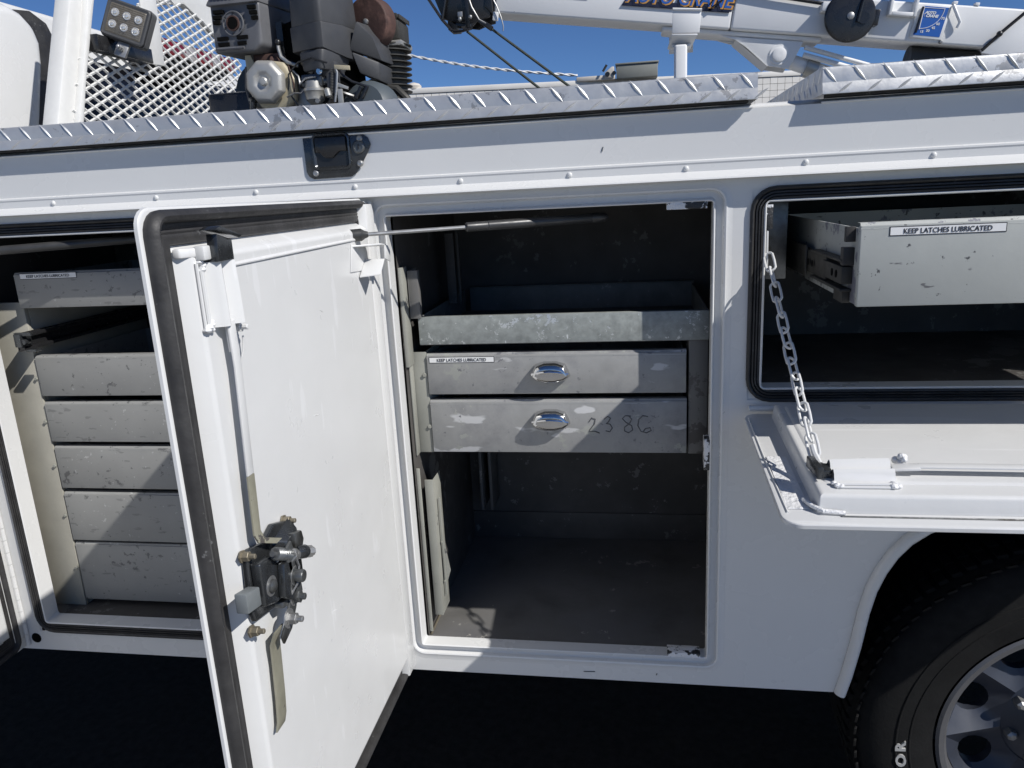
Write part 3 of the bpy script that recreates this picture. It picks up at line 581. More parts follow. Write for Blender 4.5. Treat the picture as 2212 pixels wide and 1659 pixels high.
# ------------------------------------------------------------------ work light
wl=thing('work_light','black rectangular LED work light with six lamps on the mesh rack','work light',(-1.0,.82,.45))
A=Vector((.113,.02,-.045)).normalized(); U=Vector((.03,.12,1)); U=(U-A*U.dot(A)).normalized(); Nn=A.cross(U)   # faces right and to the camera
Lc=Vector((-1.002,.80,.572))
Lw=lambda a,b,c:tuple(Lc+A*a+U*b+Nn*c)
part('lamp_housing',ring(MB(),(-.060,.060,-.050,.050),[(-.008,-.05),(0,-.04),(.003,-.004),(.003,.002),(-.001,.004),(-.006,.002)],Lw,.008,cap0=True,cap1=True),PLASTIC,wl,smooth=30)
fins=MB()
for k in range(5): q=ring(fins,(-.0635,.0635,-.0535,.0535),[(0,-.036+k*.006),(.002,-.035+k*.006),(.002,-.033+k*.006),(0,-.032+k*.006)],Lw,.01)
part('cooling_fin',fins,PLASTIC,wl)
part('lamp_face',ring(MB(),(-.052,.052,-.042,.042),[(0,.0022),(-.002,.0035)],Lw,.004,cap1=True),LEDF,wl)
gr=MB()
for k in range(14): b=-.038+k*.0058; gr.tube([Lw(-.049,b,.0036),Lw(.049,b,.0036)],.0009,4)
part('lens_rib',gr,LEDF,wl)
for bb in(.017,-.017):
    for aa in(-.034,0,.034):
        q=part('led_lamp',MB().lathe(Lw(aa,bb,.0034),Nn,[(0,.0118),(.002,.0112),(.0022,.009),(.001,.0075),(.004,.005),(.005,.001)],16),LEDC,wl)
part('lamp_bracket',MB().prism([Lw(-.012,-.055,-.02),Lw(.022,-.055,-.02),Lw(.022,-.098,-.012),Lw(-.012,-.098,-.012)],tuple(Nn*.012)),STEEL,wl,.002)
part('mount_bar',MB().box(-1.10,-1.06,.74,1.00,.492,.536),BLACKM,wl,.003)
bolt(wl,Lw(.004,-.075,.002),tuple(Nn),.008,.016,STEEL,'bracket_bolt')

# ------------------------------------------------------------------ air compressor and its engine
en=thing('air_compressor','black engine driven air compressor with silver cover and finned cylinder','air compressor',(-.45,.9,-.30))
part('mounting_frame',MB().box(-.80,-.15,.74,1.15,-.299,.20).box(-.78,-.40,.80,1.10,.20,.36),BLACKM,en,.01)
mf=part('muffler_guard',MB().prism([(-.712,.755,.456),(-.585,.742,.452),(-.560,.742,.470),(-.557,.742,.575),(-.575,.755,.612),(-.69,.77,.618),(-.712,.758,.582)],(.035,.19,.0)),MUFM,en,.009,seg=3)
part('guard_cap',MB().prism([(-.720,.748,.580),(-.556,.735,.578),(-.560,.76,.622),(-.70,.765,.626)],(.038,.20,0)),MUFM,mf,.006)
def slot(x0,x1,z,h=.0052,y=.7475): return MB().box(x0,x1,y-.004,y+.012,z-h,z+h)
for k,(x0,x1,z) in enumerate(((-.697,-.668,.563),(-.699,-.677,.549),(-.700,-.682,.536),(-.589,-.566,.566),(-.584,-.563,.552),(-.580,-.562,.538),(-.694,-.662,.493),(-.693,-.660,.478),(-.632,-.600,.492),(-.632,-.606,.477))):
    part('guard_slot',slot(x0,x1,z,.0046,.752-.0125*(x0+.712)/.155),DARK,mf)  # raised black boxes paint the dark inside of the slots
for k in range(9): part('guard_slot',MB().obox((-.685+k*.012,.752-.001*k,.612),(.35,0,1),(0,1,0),(1,0,-.35),(.010,.008,.0028)),DARK,mf)
part('outlet_plate',MB().lathe((-.640,.7495,.530),(-.08,-1,0),[(0,.0335),(.004,.0325),(.004,.0300),(.0015,.0290),(.0015,.0205)],32),MUFM,mf)
part('exhaust_outlet',MB().lathe((-.640,.7485,.530),(-.08,-1,0),[(.001,.0205),(.005,.0200),(.005,.0165),(-.003,.015)],28,True,True),RUST,mf)
part('outlet_bore',MB().lathe((-.640,.744,.530),(-.08,-1,0),[(0,.0140),(.0015,.0140)],24),DARK,mf)
for k in range(6):
    t=2*math.pi*k/6+.4; part('outlet_screw',MB().lathe((-.640+.026*math.cos(t),.747,.530+.026*math.sin(t)),(-.08,-1,0),[(0,.0024),(.003,.002)],8),BLACKM,mf)
part('guard_lip',MB().tube([(-.695,.742,.4655),(-.61,.737,.4635)],.004,8),MUFM,mf)
# silver recoil / pump cover
cv=part('silver_cover',MB().lathe((-.556,.742,.368),(-.05,-1,-.03),[(0,.060),(.008,.062),(.020,.058),(.027,.050),(.0285,.030),(.022,.020),(.022,.013)],8,ph=.30),SILV,en,.003,seg=2,smooth=24)
part('cover_bolt',MB().lathe((-.556,.722,.368),(-.05,-1,-.03),[(0,.012),(.006,.012),(.010,.009),(.011,.002)],14),SILV,cv)
part('cover_flange',MB().lathe((-.545,.775,.358),(-.05,-1,-.03),[(0,.073),(.012,.075),(.022,.071),(.026,.06)],8,ph=.22),BEIGEM,cv,.004)
part('crankcase',MB().prism([(-.625,.79,.25),(-.44,.78,.25),(-.44,.78,.315),(-.50,.79,.40),(-.600,.79,.42),(-.640,.79,.36)],(.0,.2,0)),CAST,en,.012)
part('shroud_bracket',MB().prism([(-.632,.775,.45),(-.615,.775,.45),(-.598,.775,.405),(-.575,.775,.400),(-.590,.775,.415),(-.612,.775,.36),(-.632,.775,.36)],(0,.006,0)),BEIGEM,en,.001)
part('rusty_manifold',MB().box(-.612,-.525,.785,.86,.412,.452).cyl((-.56,.78,.43),(-.50,.80,.415),.016),RUST,en,.005)
part('oil_dipstick',MB().cyl((-.625,.77,.30),(-.618,.765,.325),.010,n=12).cyl((-.618,.765,.325),(-.615,.763,.332),.014,n=8),BLACKP,en)
part('link_rod',MB().tube([(-.50,.735,.325),(-.47,.725,.333),(-.45,.72,.33),(-.43,.715,.345)],.0022,6).tube([(-.475,.735,.395),(-.455,.725,.375),(-.45,.72,.352)],.0026,6),STEEL,en)
part('air_hose',MB().tube([(-.36,.74,.31),(-.335,.735,.325),(-.31,.745,.315),(-.295,.76,.285),(-.29,.77,.24)],.0065,8),BLACKM,en)
part('fuel_filter',MB().lathe((-.372,.712,.338),(.2,0,-1),[(0,.004),(.004,.009),(.022,.009),(.026,.004)],12),CAST,en)
part('exhaust_elbow',MB().cyl((-.585,.85,.46),(-.555,.82,.40),.03).box(-.60,-.50,.84,.95,.40,.47),RUST,en,.006)
part('blower_rim',MB().tube([(-.632,.78,.42),(-.640,.78,.36),(-.632,.78,.31),(-.610,.78,.26),(-.59,.78,.22)],.006,8),PLASTIC,en)
part('spark_lead',MB().tube([(-.525,.77,.475),(-.522,.765,.455),(-.515,.76,.435),(-.495,.757,.418),(-.465,.757,.408)],.0052,8),STEEL,en)
part('spark_cap',MB().ball((-.522,.765,.475),.0085).box(-.530,-.512,.78,.83,.40,.53),BLACKM,en)
part('dark_duct',MB().prism([(-.515,.80,.53),(-.46,.80,.545),(-.44,.80,.40),(-.50,.80,.36),(-.52,.80,.44)],(.02,.14,0)),DARK,en,.006)
part('dark_duct',MB().box(-.50,-.345,.84,.98,.20,.47),DARK,en,.01)
part('flywheel_shroud',MB().lathe((-.655,.93,.365),(0,1,0),[(0,.10),(.08,.105),(.10,.09)],24),BLACKM,en)
part('throttle_cable',MB().tube([(-.36,.705,.40),(-.40,.70,.415),(-.45,.72,.41),(-.49,.74,.385),(-.50,.75,.34),(-.47,.75,.29)],.0026,6),BLACKM,en)
part('kill_wire',MB().tube([(-.51,.775,.44),(-.49,.75,.40),(-.48,.745,.36),(-.49,.76,.31)],.002,6),RUST,en)
for x,z in((-.60,.405),(-.475,.30),(-.625,.33)): bolt(en,(x,.772,z),(0,-1,0),.006,.012,STEEL,'casing_bolt')
# air cleaner: upper box, flared skirt, lower throat (plan is a wedge with its corner to the camera)
def plan(s,z,dx=0): return [(-.378+dx+(x+.378)*s,.70+(y-.70)*s,z) for x,y in((-.470,.745),(-.385,.703),(-.365,.703),(-.330,.775),(-.318,.86),(-.39,.96),(-.49,.90))]
ac=part('air_cleaner',MB().loops([plan(1.0,.500),plan(.97,.56),plan(.90,.66),plan(.80,.69)],True,True),PLASTIC,en,.008,seg=3)
part('cleaner_skirt',MB().loops([[(p[0],p[1],p[2]-(.012 if i in(0,1,2,6) else .03)) for i,p in enumerate(plan(1.03,.452))],[(p[0],p[1],p[2]-(.0 if i in(0,1,2,6) else .030)) for i,p in enumerate(plan(1.05,.503))],plan(.99,.5055)],True,True),PLASTIC,ac,.003)
part('cleaner_throat',MB().loops([plan(.62,.385,-.005),plan(.80,.438,0)],True,True),PLASTIC,ac,.006)
part('side_cover',MB().loops([[(-.30,.80,.520),(-.262,.82,.478),(-.250,.85,.418),(-.33,.80,.446)],[(-.29,.95,.530),(-.255,.95,.480),(-.245,.95,.42),(-.33,.95,.45)]],True,True).loops([[(-.325,.805,.443),(-.256,.845,.414),(-.262,.845,.366),(-.31,.82,.385)],[(-.32,.95,.44),(-.25,.95,.41),(-.255,.95,.36),(-.31,.95,.38)]],True,True),PLASTIC,ac,.005)
part('bracket_gap',MB().prism([(-.445,.735,.452),(-.415,.72,.452),(-.395,.715,.40),(-.42,.73,.37),(-.455,.745,.41)],(0,.05,0)),BLACKM,ac,.004)
# carburettor and linkage
ca=part('carburettor',MB().lathe((-.416,.735,.300),(0,0,1),[(0,.014),(.006,.020),(.012,.026),(.030,.028),(.034,.031),(.040,.031),(.042,.026),(.060,.024)],24),CAST,en)
part('carburettor_body',MB().box(-.446,-.386,.72,.78,.345,.378).cyl((-.46,.745,.36),(-.36,.745,.36),.016),BLACKP,ca,.004)
part('drain_screw',MB().lathe((-.398,.708,.306),(0,-1,-.2),[(0,.007),(.006,.007)],6),STEEL,ca)
part('choke_bolt',MB().lathe((-.387,.712,.382),(0,-1,0),[(0,.009),(.002,.009),(.002,.006),(.008,.006)],10),CHROME,ca)
part('intake_elbow',MB().box(-.42,-.345,.73,.80,.37,.41).box(-.375,-.345,.72,.76,.32,.38),PLASTIC,en,.008)
part('governor_rod',MB().tube([(-.341,.715,.392),(-.338,.715,.375),(-.343,.715,.34),(-.352,.715,.30)],.0032,6).tube([(-.448,.715,.355),(-.43,.715,.367),(-.40,.715,.369)],.0025,6),STEEL,en)
part('governor_lever',MB().obox((-.322,.715,.387),(1,0,-.12),(0,1,0),(0,0,1),(.022,.003,.0058)),BEIGEM,en,.001)
gs=MB()
for k in range(20): gs.lathe((-.352-.0006*k,.72,.385-.004*k),(0.1,0,-1),[(-.001,.0042),(0,.006),(.001,.0042)],8)
part('governor_spring',gs,STEEL,en)
part('fuel_hose',MB().tube([(-.338,.73,.385),(-.326,.73,.368),(-.305,.735,.352),(-.285,.74,.345),(-.262,.745,.335)],.0036,8),BLACKM,en)
part('small_bracket',MB().box(-.343,-.328,.715,.72,.29,.333).prism([(-.345,.716,.352),(-.31,.716,.337),(-.312,.716,.330),(-.345,.716,.340)],(0,.004,0)),SILV,en,.001)
bh=part('blower_housing',MB().lathe((-.27,.80,.268),(-.25,-1,.15),[(0,.088),(.04,.085),(.06,.07),(.065,.03)],28),BLUEG,en)
part('cooling_slot',MB().obox((-.290,.739,.322),(.5,0,.9),(0,1,0),(.9,0,-.5),(.018,.006,.005)).obox((-.272,.739,.322),(.5,0,.9),(0,1,0),(.9,0,-.5),(.018,.006,.004)),BLACKM,bh,.002)
# compressor pump: finned cylinder, rusty intake filter
cy=part('pump_cylinder',MB().lathe((-.275,1.0,.20),(0,0,1),[(0,.05),(.28,.05)],24),FIN,en)
for k in range(9): part('cooling_fin',MB().lathe((-.278+.0008*k,1.0,.352+k*.0165),(.02,0,1),[(-.0024,.048),(-.0014,.0675),(.0014,.0675),(.0024,.048)],28),FIN,cy)
hd=MB()
hd.box(-.325,-.222,.95,1.06,.492,.548)
part('cylinder_head',hd,FIN,cy,.008)
for k in range(5): part('head_fin',MB().box(-.262+k*.0098,-.258+k*.0098,.955,1.06,.549,.578-k*.004),FIN,cy,.001)
part('head_flange',MB().box(-.33,-.215,.945,1.06,.475,.4905),CAST,cy,.004)
fl=part('intake_filter',MB().lathe((-.297,.88,.530),(.28,1,.05),[(0,.066),(.003,.069),(.05,.069),(.055,.066)],36),RUST,en,.002)
part('filter_stud',MB().lathe((-.297,.882,.532),(-.28,-1,-.05),[(0,.009),(.008,.008),(.010,.004)],8),STEEL,fl)
part('filter_crease',MB().tube([(-.30,.878,.512),(-.308,.877,.500),(-.312,.878,.49)],.006,6),BLACKM,fl)
part('discharge_pipe',MB().tube([(-.315,.93,.30),(-.30,.92,.335),(-.27,.92,.355),(-.235,.92,.35),(-.205,.92,.32),(-.18,.92,.26)],.012,10),FIN,en)

# ------------------------------------------------------------------ crane
cr=thing('truck_crane','white hydraulic truck crane boom with black tip, reel and blue angle chart','crane',(1.9,1.7,-.30))
CA=Vector((1,0,-.148)).normalized(); CU=Vector((.148,0,1)).normalized(); CO=Vector((-.045,1.6,.683))
Bp=lambda a,b,c:tuple(CO+CA*a+Vector((0,1,0))*b+CU*c)
def bbox(mb,a0,a1,b0,b1,c0,c1):
    return mb.add([Bp(a,b,c) for c in(c0,c1) for b in(b0,b1) for a in(a0,a1)],[(0,2,3,1),(4,5,7,6),(0,1,5,4),(1,3,7,5),(3,2,6,7),(2,0,4,6)])
bm_=part('boom',bbox(MB(),.86,2.4,0,.16,0,.127),WHITEC,cr,.008,seg=3)
part('inner_boom',bbox(bbox(MB(),-.0,.859,.004,.15,.0,.12),.62,1.18,.02,.14,-.018,-.0005),WHITEC,cr,.008,seg=3)
part('hose_line',MB().tube([Bp(.75,-.008,.128),Bp(1.0,-.012,.112),Bp(1.25,-.012,.092)],.006,8).tube([Bp(.3,-.004,.14),Bp(1.1,-.008,.136),Bp(1.3,-.004,.134)],.005,6),BLACKM,cr)
part('tie_loop',MB().tube([Bp(.80,-.006,.11),Bp(.775,-.01,.075),Bp(.785,-.01,.066),Bp(.82,-.008,.095),Bp(.835,-.006,.128)],.0028,6),BLACKM,cr)
# reel
rl=part('hose_reel',MB().lathe(Bp(1.245,-.012,.058),(0,-1,0),[(0,.070),(.012,.078),(.030,.083),(.036,.083),(.040,.079),(.042,.070),(.043,.012)],48),BLACKM,cr,smooth=20)
part('reel_stud',MB().lathe(Bp(1.245,-.053,.058),(0,-1,0),[(0,.012),(.004,.012),(.007,.005)],12),STEEL,rl)
part('reel_hub',MB().lathe(Bp(1.288,-.055,.054),(0,-1,0),[(0,.019),(.004,.019),(.004,.010)],16),BLACKM,rl)
part('cable_guide',bbox(MB(),1.322,1.340,-.05,-.01,.035,.085),BLACKM,rl,.003)
part('reel_hose',MB().tube([Bp(1.29,-.056,.15),Bp(1.275,-.058,.10),Bp(1.27,-.058,.04)],.006,8),BLACKM,rl)
part('reel_bracket',bbox(MB(),1.150,1.195,-.045,-.001,.070,.098),WHITEC,rl,.002)
# handle bracket, chart, vertical strap
part('lift_handle',bbox(bbox(bbox(MB(),1.372,1.382,-.03,-.001,.075,.16),1.452,1.462,-.03,-.001,.075,.16),1.3825,1.4515,-.03,-.001,.075,.087),WHITEC,cr,.002)
ch=part('angle_chart',MB().add([Bp(a,b,c) for b in(-.001,-.008) for a,c in((1.462,.014),(1.566,.012),(1.576,.120),(1.468,.120))],[(0,1,2,3),(7,6,5,4),(0,4,5,1),(1,5,6,2),(2,6,7,3),(3,7,4,0)]),WHITEC,cr,.002)
part('chart_face',MB().add([Bp(a,-.0088,c) for a,c in((1.470,.022),(1.557,.020),(1.567,.113),(1.487,.114))],[(0,1,2,3)]),BLUE,ch)
arc=[(1.486+.068*math.sin(R(t)),.109-.066*math.cos(R(t))) for t in range(0,91,9)]
part('chart_scale',MB().tube([Bp(a,-.0092,c) for a,c in arc],.0011,4).tube([Bp(1.488,-.0092,.109),Bp(1.556,-.0092,.109)],.0010,4).tube([Bp(1.488,-.0092,.112),Bp(1.486,-.0092,.040)],.0018,4),STICK,ch)
part('chart_pointer',MB().tube([Bp(1.483,-.013,.110),Bp(1.479,-.013,.07),Bp(1.476,-.013,.028)],.0040,6),BLACKM,ch)
for s_,a,c in(('0',1.474,.028),('15',1.490,.030),('30',1.509,.034),('45',1.525,.044),('60',1.537,.057),('75',1.549,.075)):
    text(s_,.0115,Bp(a,-.0094,c),CA,CU,STICK,ch,bold=.0003)
text('AUTO',.0120,Bp(1.494,-.0094,.090),CA,CU,STICK,ch,bold=.0006,shear=.3); text('CRANE',.0120,Bp(1.498,-.0094,.080),CA,CU,STICK,ch,bold=.0006,shear=.3)
part('logo_swoosh',MB().tube([Bp(1.528,-.0094,.098),Bp(1.505,-.0094,.097),Bp(1.492,-.0094,.090),Bp(1.495,-.0094,.080)],.0008,4),STICK,ch)
text('FIRE WHITE KIT',.0058,Bp(1.527,-.0094,.0235),CA,CU,STICK,ch) if False else None
part('conduit_strap',MB().tube([Bp(1.578,-.010,.122),Bp(1.585,-.014,.108),Bp(1.60,-.014,.085),Bp(1.610,-.014,.070),Bp(1.606,-.010,.052)],.0058,8),WHITEC,cr)
for a in(1.58,1.65): part('boom_stop',bbox(MB(),a,a+.014,.0,.02,.1275,.137),WHITEC,cr,.001)
part('grease_fitting',MB().lathe(Bp(1.565,-.001,.006),(0,-1,0),[(0,.006),(.008,.006),(.011,.003)],10),STEEL,cr)
part('pivot_plate',MB().add([Bp(a,b,c) for b in(-.012,-.004) for a,c in((1.70,-.02),(1.82,.128),(1.90,.128),(1.90,-.04))],[(0,1,2,3),(7,6,5,4),(0,4,5,1),(1,5,6,2),(2,6,7,3),(3,7,4,0)]),WHITEC,cr,.002)
part('pivot_edge',MB().tube([Bp(1.700,-.014,-.012),Bp(1.745,-.014,.045),Bp(1.83,-.014,.14)],.006,6).ball(Bp(1.742,-.016,.042),.010),BLACKM,cr)
part('lower_sleeve',MB().cyl(Bp(1.49,.07,-.045),Bp(1.72,.07,-.045),.045,n=20),FIN,cr)
# lift-cylinder gusset under the boom
gp=[(.83,-.020),(.885,-.030),(.925,-.050),(1.01,-.108),(1.085,-.112),(1.10,-.075),(1.12,-.02)]
gu=part('cylinder_gusset',MB().prism([Bp(a,.02,c) for a,c in gp],(0,.008,0)).prism([Bp(a,.12,c) for a,c in gp],(0,.008,0)).add([Bp(a,b,c) for b in(.012,.136) for a,c in((.885,-.032),(1.01,-.112))],[(0,1,3,2)]),WHITEC,cr,.002)
part('cylinder_pin',MB().lathe(Bp(1.045,.02,-.068),(0,-1,0),[(0,.034),(.004,.034),(.004,.024),(.010,.024),(.012,.018),(.012,.006)],24),WHITEC,gu)
part('lift_cylinder',MB().cyl(Bp(1.07,.07,-.075),Bp(1.9,.07,-.26),.026,n=18).cyl(Bp(1.13,.035,-.06),Bp(1.9,.035,-.20),.009).cyl(Bp(1.13,.035,-.035),Bp(1.9,.035,-.18),.008),WHITEC,gu)
part('cylinder_gland',MB().cyl(Bp(1.15,.07,-.093),Bp(1.19,.07,-.102),.036,n=18),CAST,gu)
# decals: lettering block and warning sheet
text('AUTO CRANE',.070,Bp(.478,-.0022,.062),CA,CU,NAVY,cr,bold=.007,shear=.25,spacing=1.0,sx=.84)
text('AUTO CRANE',.070,Bp(.482,-.0030,.066),CA,CU,ORNG,cr,bold=.0038,shear=.25,sx=.84)
text('AUTO CRANE',.070,Bp(.479,-.0038,.067),CA,CU,BLUE,cr,bold=.0005,shear=.25,sx=.84)
part('decal_base',MB().add([Bp(a,b,c) for b in(-.0005,-.0015) for a,c in((.465,.052),(.845,.052),(.86,.072),(.48,.072))],[(0,1,2,3),(7,6,5,4)]),NAVY,cr)
for a0,a1 in((.125,.196),(.197,.345)):
    w_=part('warning_decal',bbox(MB(),a0,a1,-.0010,.003,.070,.115),INK,cr); part('decal_paper',bbox(MB(),a0+.0012,a1-.0012,-.0014,.003,.0712,.1138),STICK,w_)
    t_=MB()
    for k in range(7):
        x=a0+.006
        while x<a1-.012:
            l=random.uniform(.006,.018); 
            if k<6: bbox(t_,x,min(x+l,a1-.005),-.0019,-.0016,.0745+k*.006,.0772+k*.006)
            x+=l+.003
    part('decal_print',t_,GREYST,w_)
# boom tip (black sheave head) with guard hoop
tp_=part('boom_tip',MB().prism([(x,1.585,z) for x,z in((-.285,.80),(-.236,.672),(-.205,.662),(-.123,.648),(-.085,.660),(-.056,.665),(-.056,.80))],(0,.012,0)).prism([(x,1.70,z) for x,z in((-.285,.80),(-.236,.672),(-.205,.662),(-.123,.648),(-.085,.660),(-.056,.665),(-.056,.80))],(0,.012,0)).box(-.222,-.188,1.60,1.69,.636,.80).box(-.150,-.132,1.578,1.60,.634,.80).prism([(-.06,1.58,.80),(-.075,1.58,.70),(-.045,1.58,.672),(-.05,1.58,.80)],(0,.1,0)),BLACKM,cr,.003)
part('guard_hoop',MB().tube([(-.32,1.58,.80),(-.236,1.578,.668),(-.205,1.578,.632),(-.192,1.578,.625),(-.165,1.578,.624),(-.128,1.578,.630),(-.124,1.578,.645)],.0055,8).tube([(-.236,1.575,.668),(-.219,1.575,.735),(-.215,1.575,.80)],.0055,8),BLACKM,tp_)
part('sheave',MB().lathe((-.165,1.60,.70),(0,1,0),[(0,.055),(.03,.045),(.06,.055)],28),BLACKM,tp_)
part('limit_switch',MB().box(-.176,-.158,1.574,1.584,.672,.690).ball((-.168,1.572,.664),.008).ball((-.128,1.572,.668),.008),STEEL,tp_,.001)
part('anti_block_wire',MB().tube([(-.135,1.565,.75),(-.12,1.565,.70),(-.095,1.565,.655),(-.07,1.565,.64)],.003,6).tube([(-.05,1.58,.74),(-.03,1.58,.70),(-.015,1.58,.66),(-.008,1.58,.628),(-.010,1.58,.612)],.0022,6),STEEL,tp_)
part('wire_clip',bbox(MB(),.0,.02,-.012,.0,-.03,.0),WHITEC,cr,.002)
for p0,p1 in(((-.150,1.60,.626),(.42,1.60,.155)),((-.093,1.60,.656),(.55,1.60,.155))): part('crane_rope',MB().tube([p0,p1],.0048,8),CABLEB,cr)
part('rope_clamp',MB().obox((-.075,1.595,.642),(1,0,-.75),(0,1,0),(.75,0,1),(.028,.008,.009)),BLACKM,cr,.002)
part('crane_column',MB().box(1.9,2.2,1.55,1.85,-.30,.6),WHITEC,cr,.02)
# boom rest stands on the far side of the bed
br=thing('boom_rest','white square post with U-shaped cradle holding up the crane boom','boom rest',(.64,1.5,-.30))
part('post',MB().box(.606,.650,1.50,1.545,-.299,.505),WHITEC,br,.008,seg=3)
part('cradle',MB().prism([(.600,1.49,.617),(.696,1.49,.607),(.690,1.49,.535),(.597,1.49,.540)],(0,.006,0)).prism([(.596,1.490,.539),(.684,1.490,.533),(.664,1.56,.500),(.584,1.56,.505)],(0,0,-.006)),WHITEC,br,.002)
part('cradle_back',MB().box(.600,.690,1.79,1.796,.52,.61),WHITEC,br,.002)
part('cradle_lip',MB().tube([(.599,1.488,.617),(.697,1.488,.607)],.004,6),WHITEC,br)
for x in(.606,.655): bolt(br,(x,1.53,.508),(0,0,-1),.007,.010,WHITEC,'cradle_bolt',False)

# ------------------------------------------------------------------ drawers, tray, chain
def drawer(nm,label,x0,x1,z0,z1,yf,dep,m,base,lip=.006,group=None,cat='drawer'):
    t=thing(nm,label,cat,(x0,yf,z0),group)
    fr=MB().box(x0,x1,yf,yf+.012,z0,z1-.002)
    part('drawer_front',fr,m,t,.0016)
    part('top_lip',MB().add([(x0,yf-.0003,z1-.0065),(x1,yf-.0003,z1-.0065),(x1,yf+.0055,z1+.002),(x0,yf+.0055,z1+.002),(x1,yf+.020,z1+.002),(x0,yf+.020,z1+.002)],[(0,1,2,3),(3,2,4,5)]),m,t)
    part('drawer_box',MB().box(x0+.002,x0+.005,yf+.0125,yf+dep,z0+.001,z1-.006).box(x1-.005,x1-.002,yf+.0125,yf+dep,z0+.001,z1-.006).box(x0+.0055,x1-.0055,yf+.0125,yf+dep,z0+.002,z0+.005).box(x0+.0055,x1-.0055,yf+dep-.004,yf+dep-.001,z0+.0055,z1-.006),m,t)
    return t
def knob(t,cx,z,y):
    k=part('pull_handle',MB().loops([[(cx+a*s,yy,z+b*1.22*s2) for a,b in((-.040,-.006),(-.036,.004),(-.030,.014),(-.012,.0185),(.012,.0185),(.030,.014),(.036,.004),(.040,-.006),(.030,-.013),(.010,-.018),(-.010,-.018),(-.030,-.013))] for s,s2,yy in((1,1,y),(1,1,y-.006),(.97,.92,y-.014),(.92,.80,y-.021),(.80,.5,y-.025))],True,True),CHROME,t,.002,smooth=50)
    part('grip_ridge',MB().tube([(cx-.036,y-.018,z-.001),(cx-.015,y-.026,z+.0045),(cx,y-.028,z+.006),(cx+.015,y-.026,z+.0045),(cx+.036,y-.018,z-.001)],.0035,8),CHROME,k)
    part('grip_recess',MB().loops([[(cx+a,yy,z+b) for a,b in((-.028,.007),(-.004,.011),(.004,.011),(.028,.007),(.026,.013),(-.026,.013))] for yy in(y-.0155,y-.0225)],True,True),CHROME,k,.001)
GL='grey drawers in the left compartment'
zz=((-.162,-.086,.068),(-.366,-.274,.078),(-.476,-.383,.078),(-.592,-.490,.080),(-.726,-.605,.080),(-.885,-.736,.082))
lb=('topmost grey drawer in the left compartment, half in shade, with a printed sticker','grey drawer just below the empty slide gap in the left compartment','third grey drawer from the bottom-most pair upward in the left compartment, peppered with chips','grey drawer third from the bottom of the left compartment, first crossed by slanted shadow','second grey drawer from the bottom of the left compartment, with a dark scuff mark','lowest and tallest grey drawer in the left compartment, mostly in shade')
lb=list(lb); lb[2]='speckled grey drawer second below the empty gap in the left compartment'
for (z0,z1,y),l in zip(zz,lb):
    t=drawer('drawer',l,-.880,-.112,z0,z1,y,.40,GREY,None,group=GL)
    knob(t,-.492,(z0+z1)/2+.004,y)
    if z1>-.1: sticker('KEEP LATCHES LUBRICATED',-.864,-.725,-.0985,-.086,y,t,.0085)
GC='rubbed steel drawers with chrome pulls in the centre compartment'
d1=drawer('drawer','upper rubbed steel drawer with chrome pull and a printed sticker','',0,0,0,0,0,None) if False else drawer('drawer','upper rubbed steel drawer with chrome pull and a printed sticker',.0380,.5605,-.3665,-.2825,.070,.40,BARE,None,group=GC)
sticker('KEEP LATCHES LUBRICATED',.0395+.004,.180,-.2995,-.287,.070,d1,.0092); knob(d1,.294,-.321,.070)
d2=drawer('drawer','lower rubbed steel drawer with chrome pull and the handwritten number 2386',.0380,.5620,-.4925,-.3815,.070,.40,BARE,None,group=GC)
knob(d2,.291,-.421,.070)
hw=MB()
for st_ in([(0,.024),(.006,.033),(.013,.030),(.011,.020),(.002,.008),(.000,.004),(.012,.004),(.021,.000)],[(.030,.030),(.037,.036),(.043,.032),(.038,.023),(.034,.021),(.042,.019),(.046,.011),(.041,.003),(.033,.005)],[(.083,.036),(.072,.037),(.066,.031),(.073,.023),(.084,.016),(.086,.007),(.078,.001),(.070,.005),(.070,.013),(.080,.021),(.084,.030),(.078,.037)],[(.116,.035),(.106,.037),(.098,.029),(.096,.016),(.102,.004),(.113,.001),(.122,.006),(.120,.012),(.111,.010),(.106,.003)]):
    hw.tube([(.368+a*1.02,.0696,-.4505+b) for a,b in st_],.0011,5)
part('handwriting',hw,PEN,d2)
tr_=thing('shelf_tray','galvanised shelf tray with turned-up lip at the top of the centre compartment','tray',(.03,.085,-.262))
part('front_lip',MB().box(.0280,.6025,.066,.069,-.2600,-.2030).box(.0280,.6025,.0692,.080,-.2050,-.2030),GALV,tr_,.001)
part('tray_floor',MB().box(.0285,.602,.0695,.495,-.2615,-.2585),INNERL,tr_)
part('back_lip',MB().box(.0435,.604,.4955,.4985,-.262,-.196).box(.0435,.604,.484,.495,-.1985,-.196),TRAYI,tr_,.001)
part('side_lip',MB().box(.0285,.0310,.0805,.495,-.258,-.2040),TRAYI,tr_); part('side_lip',MB().box(.5995,.6020,.0805,.495,-.258,-.2040),TRAYI,tr_)
d3=drawer('drawer','pulled-out grey drawer with scratched front in the right compartment',.7775,1.36,-.1525,-.036,-.254,.58,GREYR,None)
sticker('KEEP LATCHES LUBRICATED',.815,.965,-.0535,-.0405,-.254,d3,.0098)
part('drawer_slide',MB().box(.7665,.779,-.11,.3,-.130,-.092).box(.762,.766,.02,.3,-.138,-.084).box(.7635,.779,-.218,-.10,-.124,-.098),FIN,d3,.0015)
part('slide_edge',MB().box(.7625,.7785,-.218,-.02,-.1355,-.131).box(.7625,.7785,-.218,-.02,-.092,-.088).box(.768,.779,-.21,-.16,-.153,-.136),FIN,d3,.001)
part('slide_stop',MB().box(.764,.7795,-.222,-.205,-.096,-.070).box(.7655,.7795,-.223,-.214,-.062,-.040),RUBBER,d3,.001)
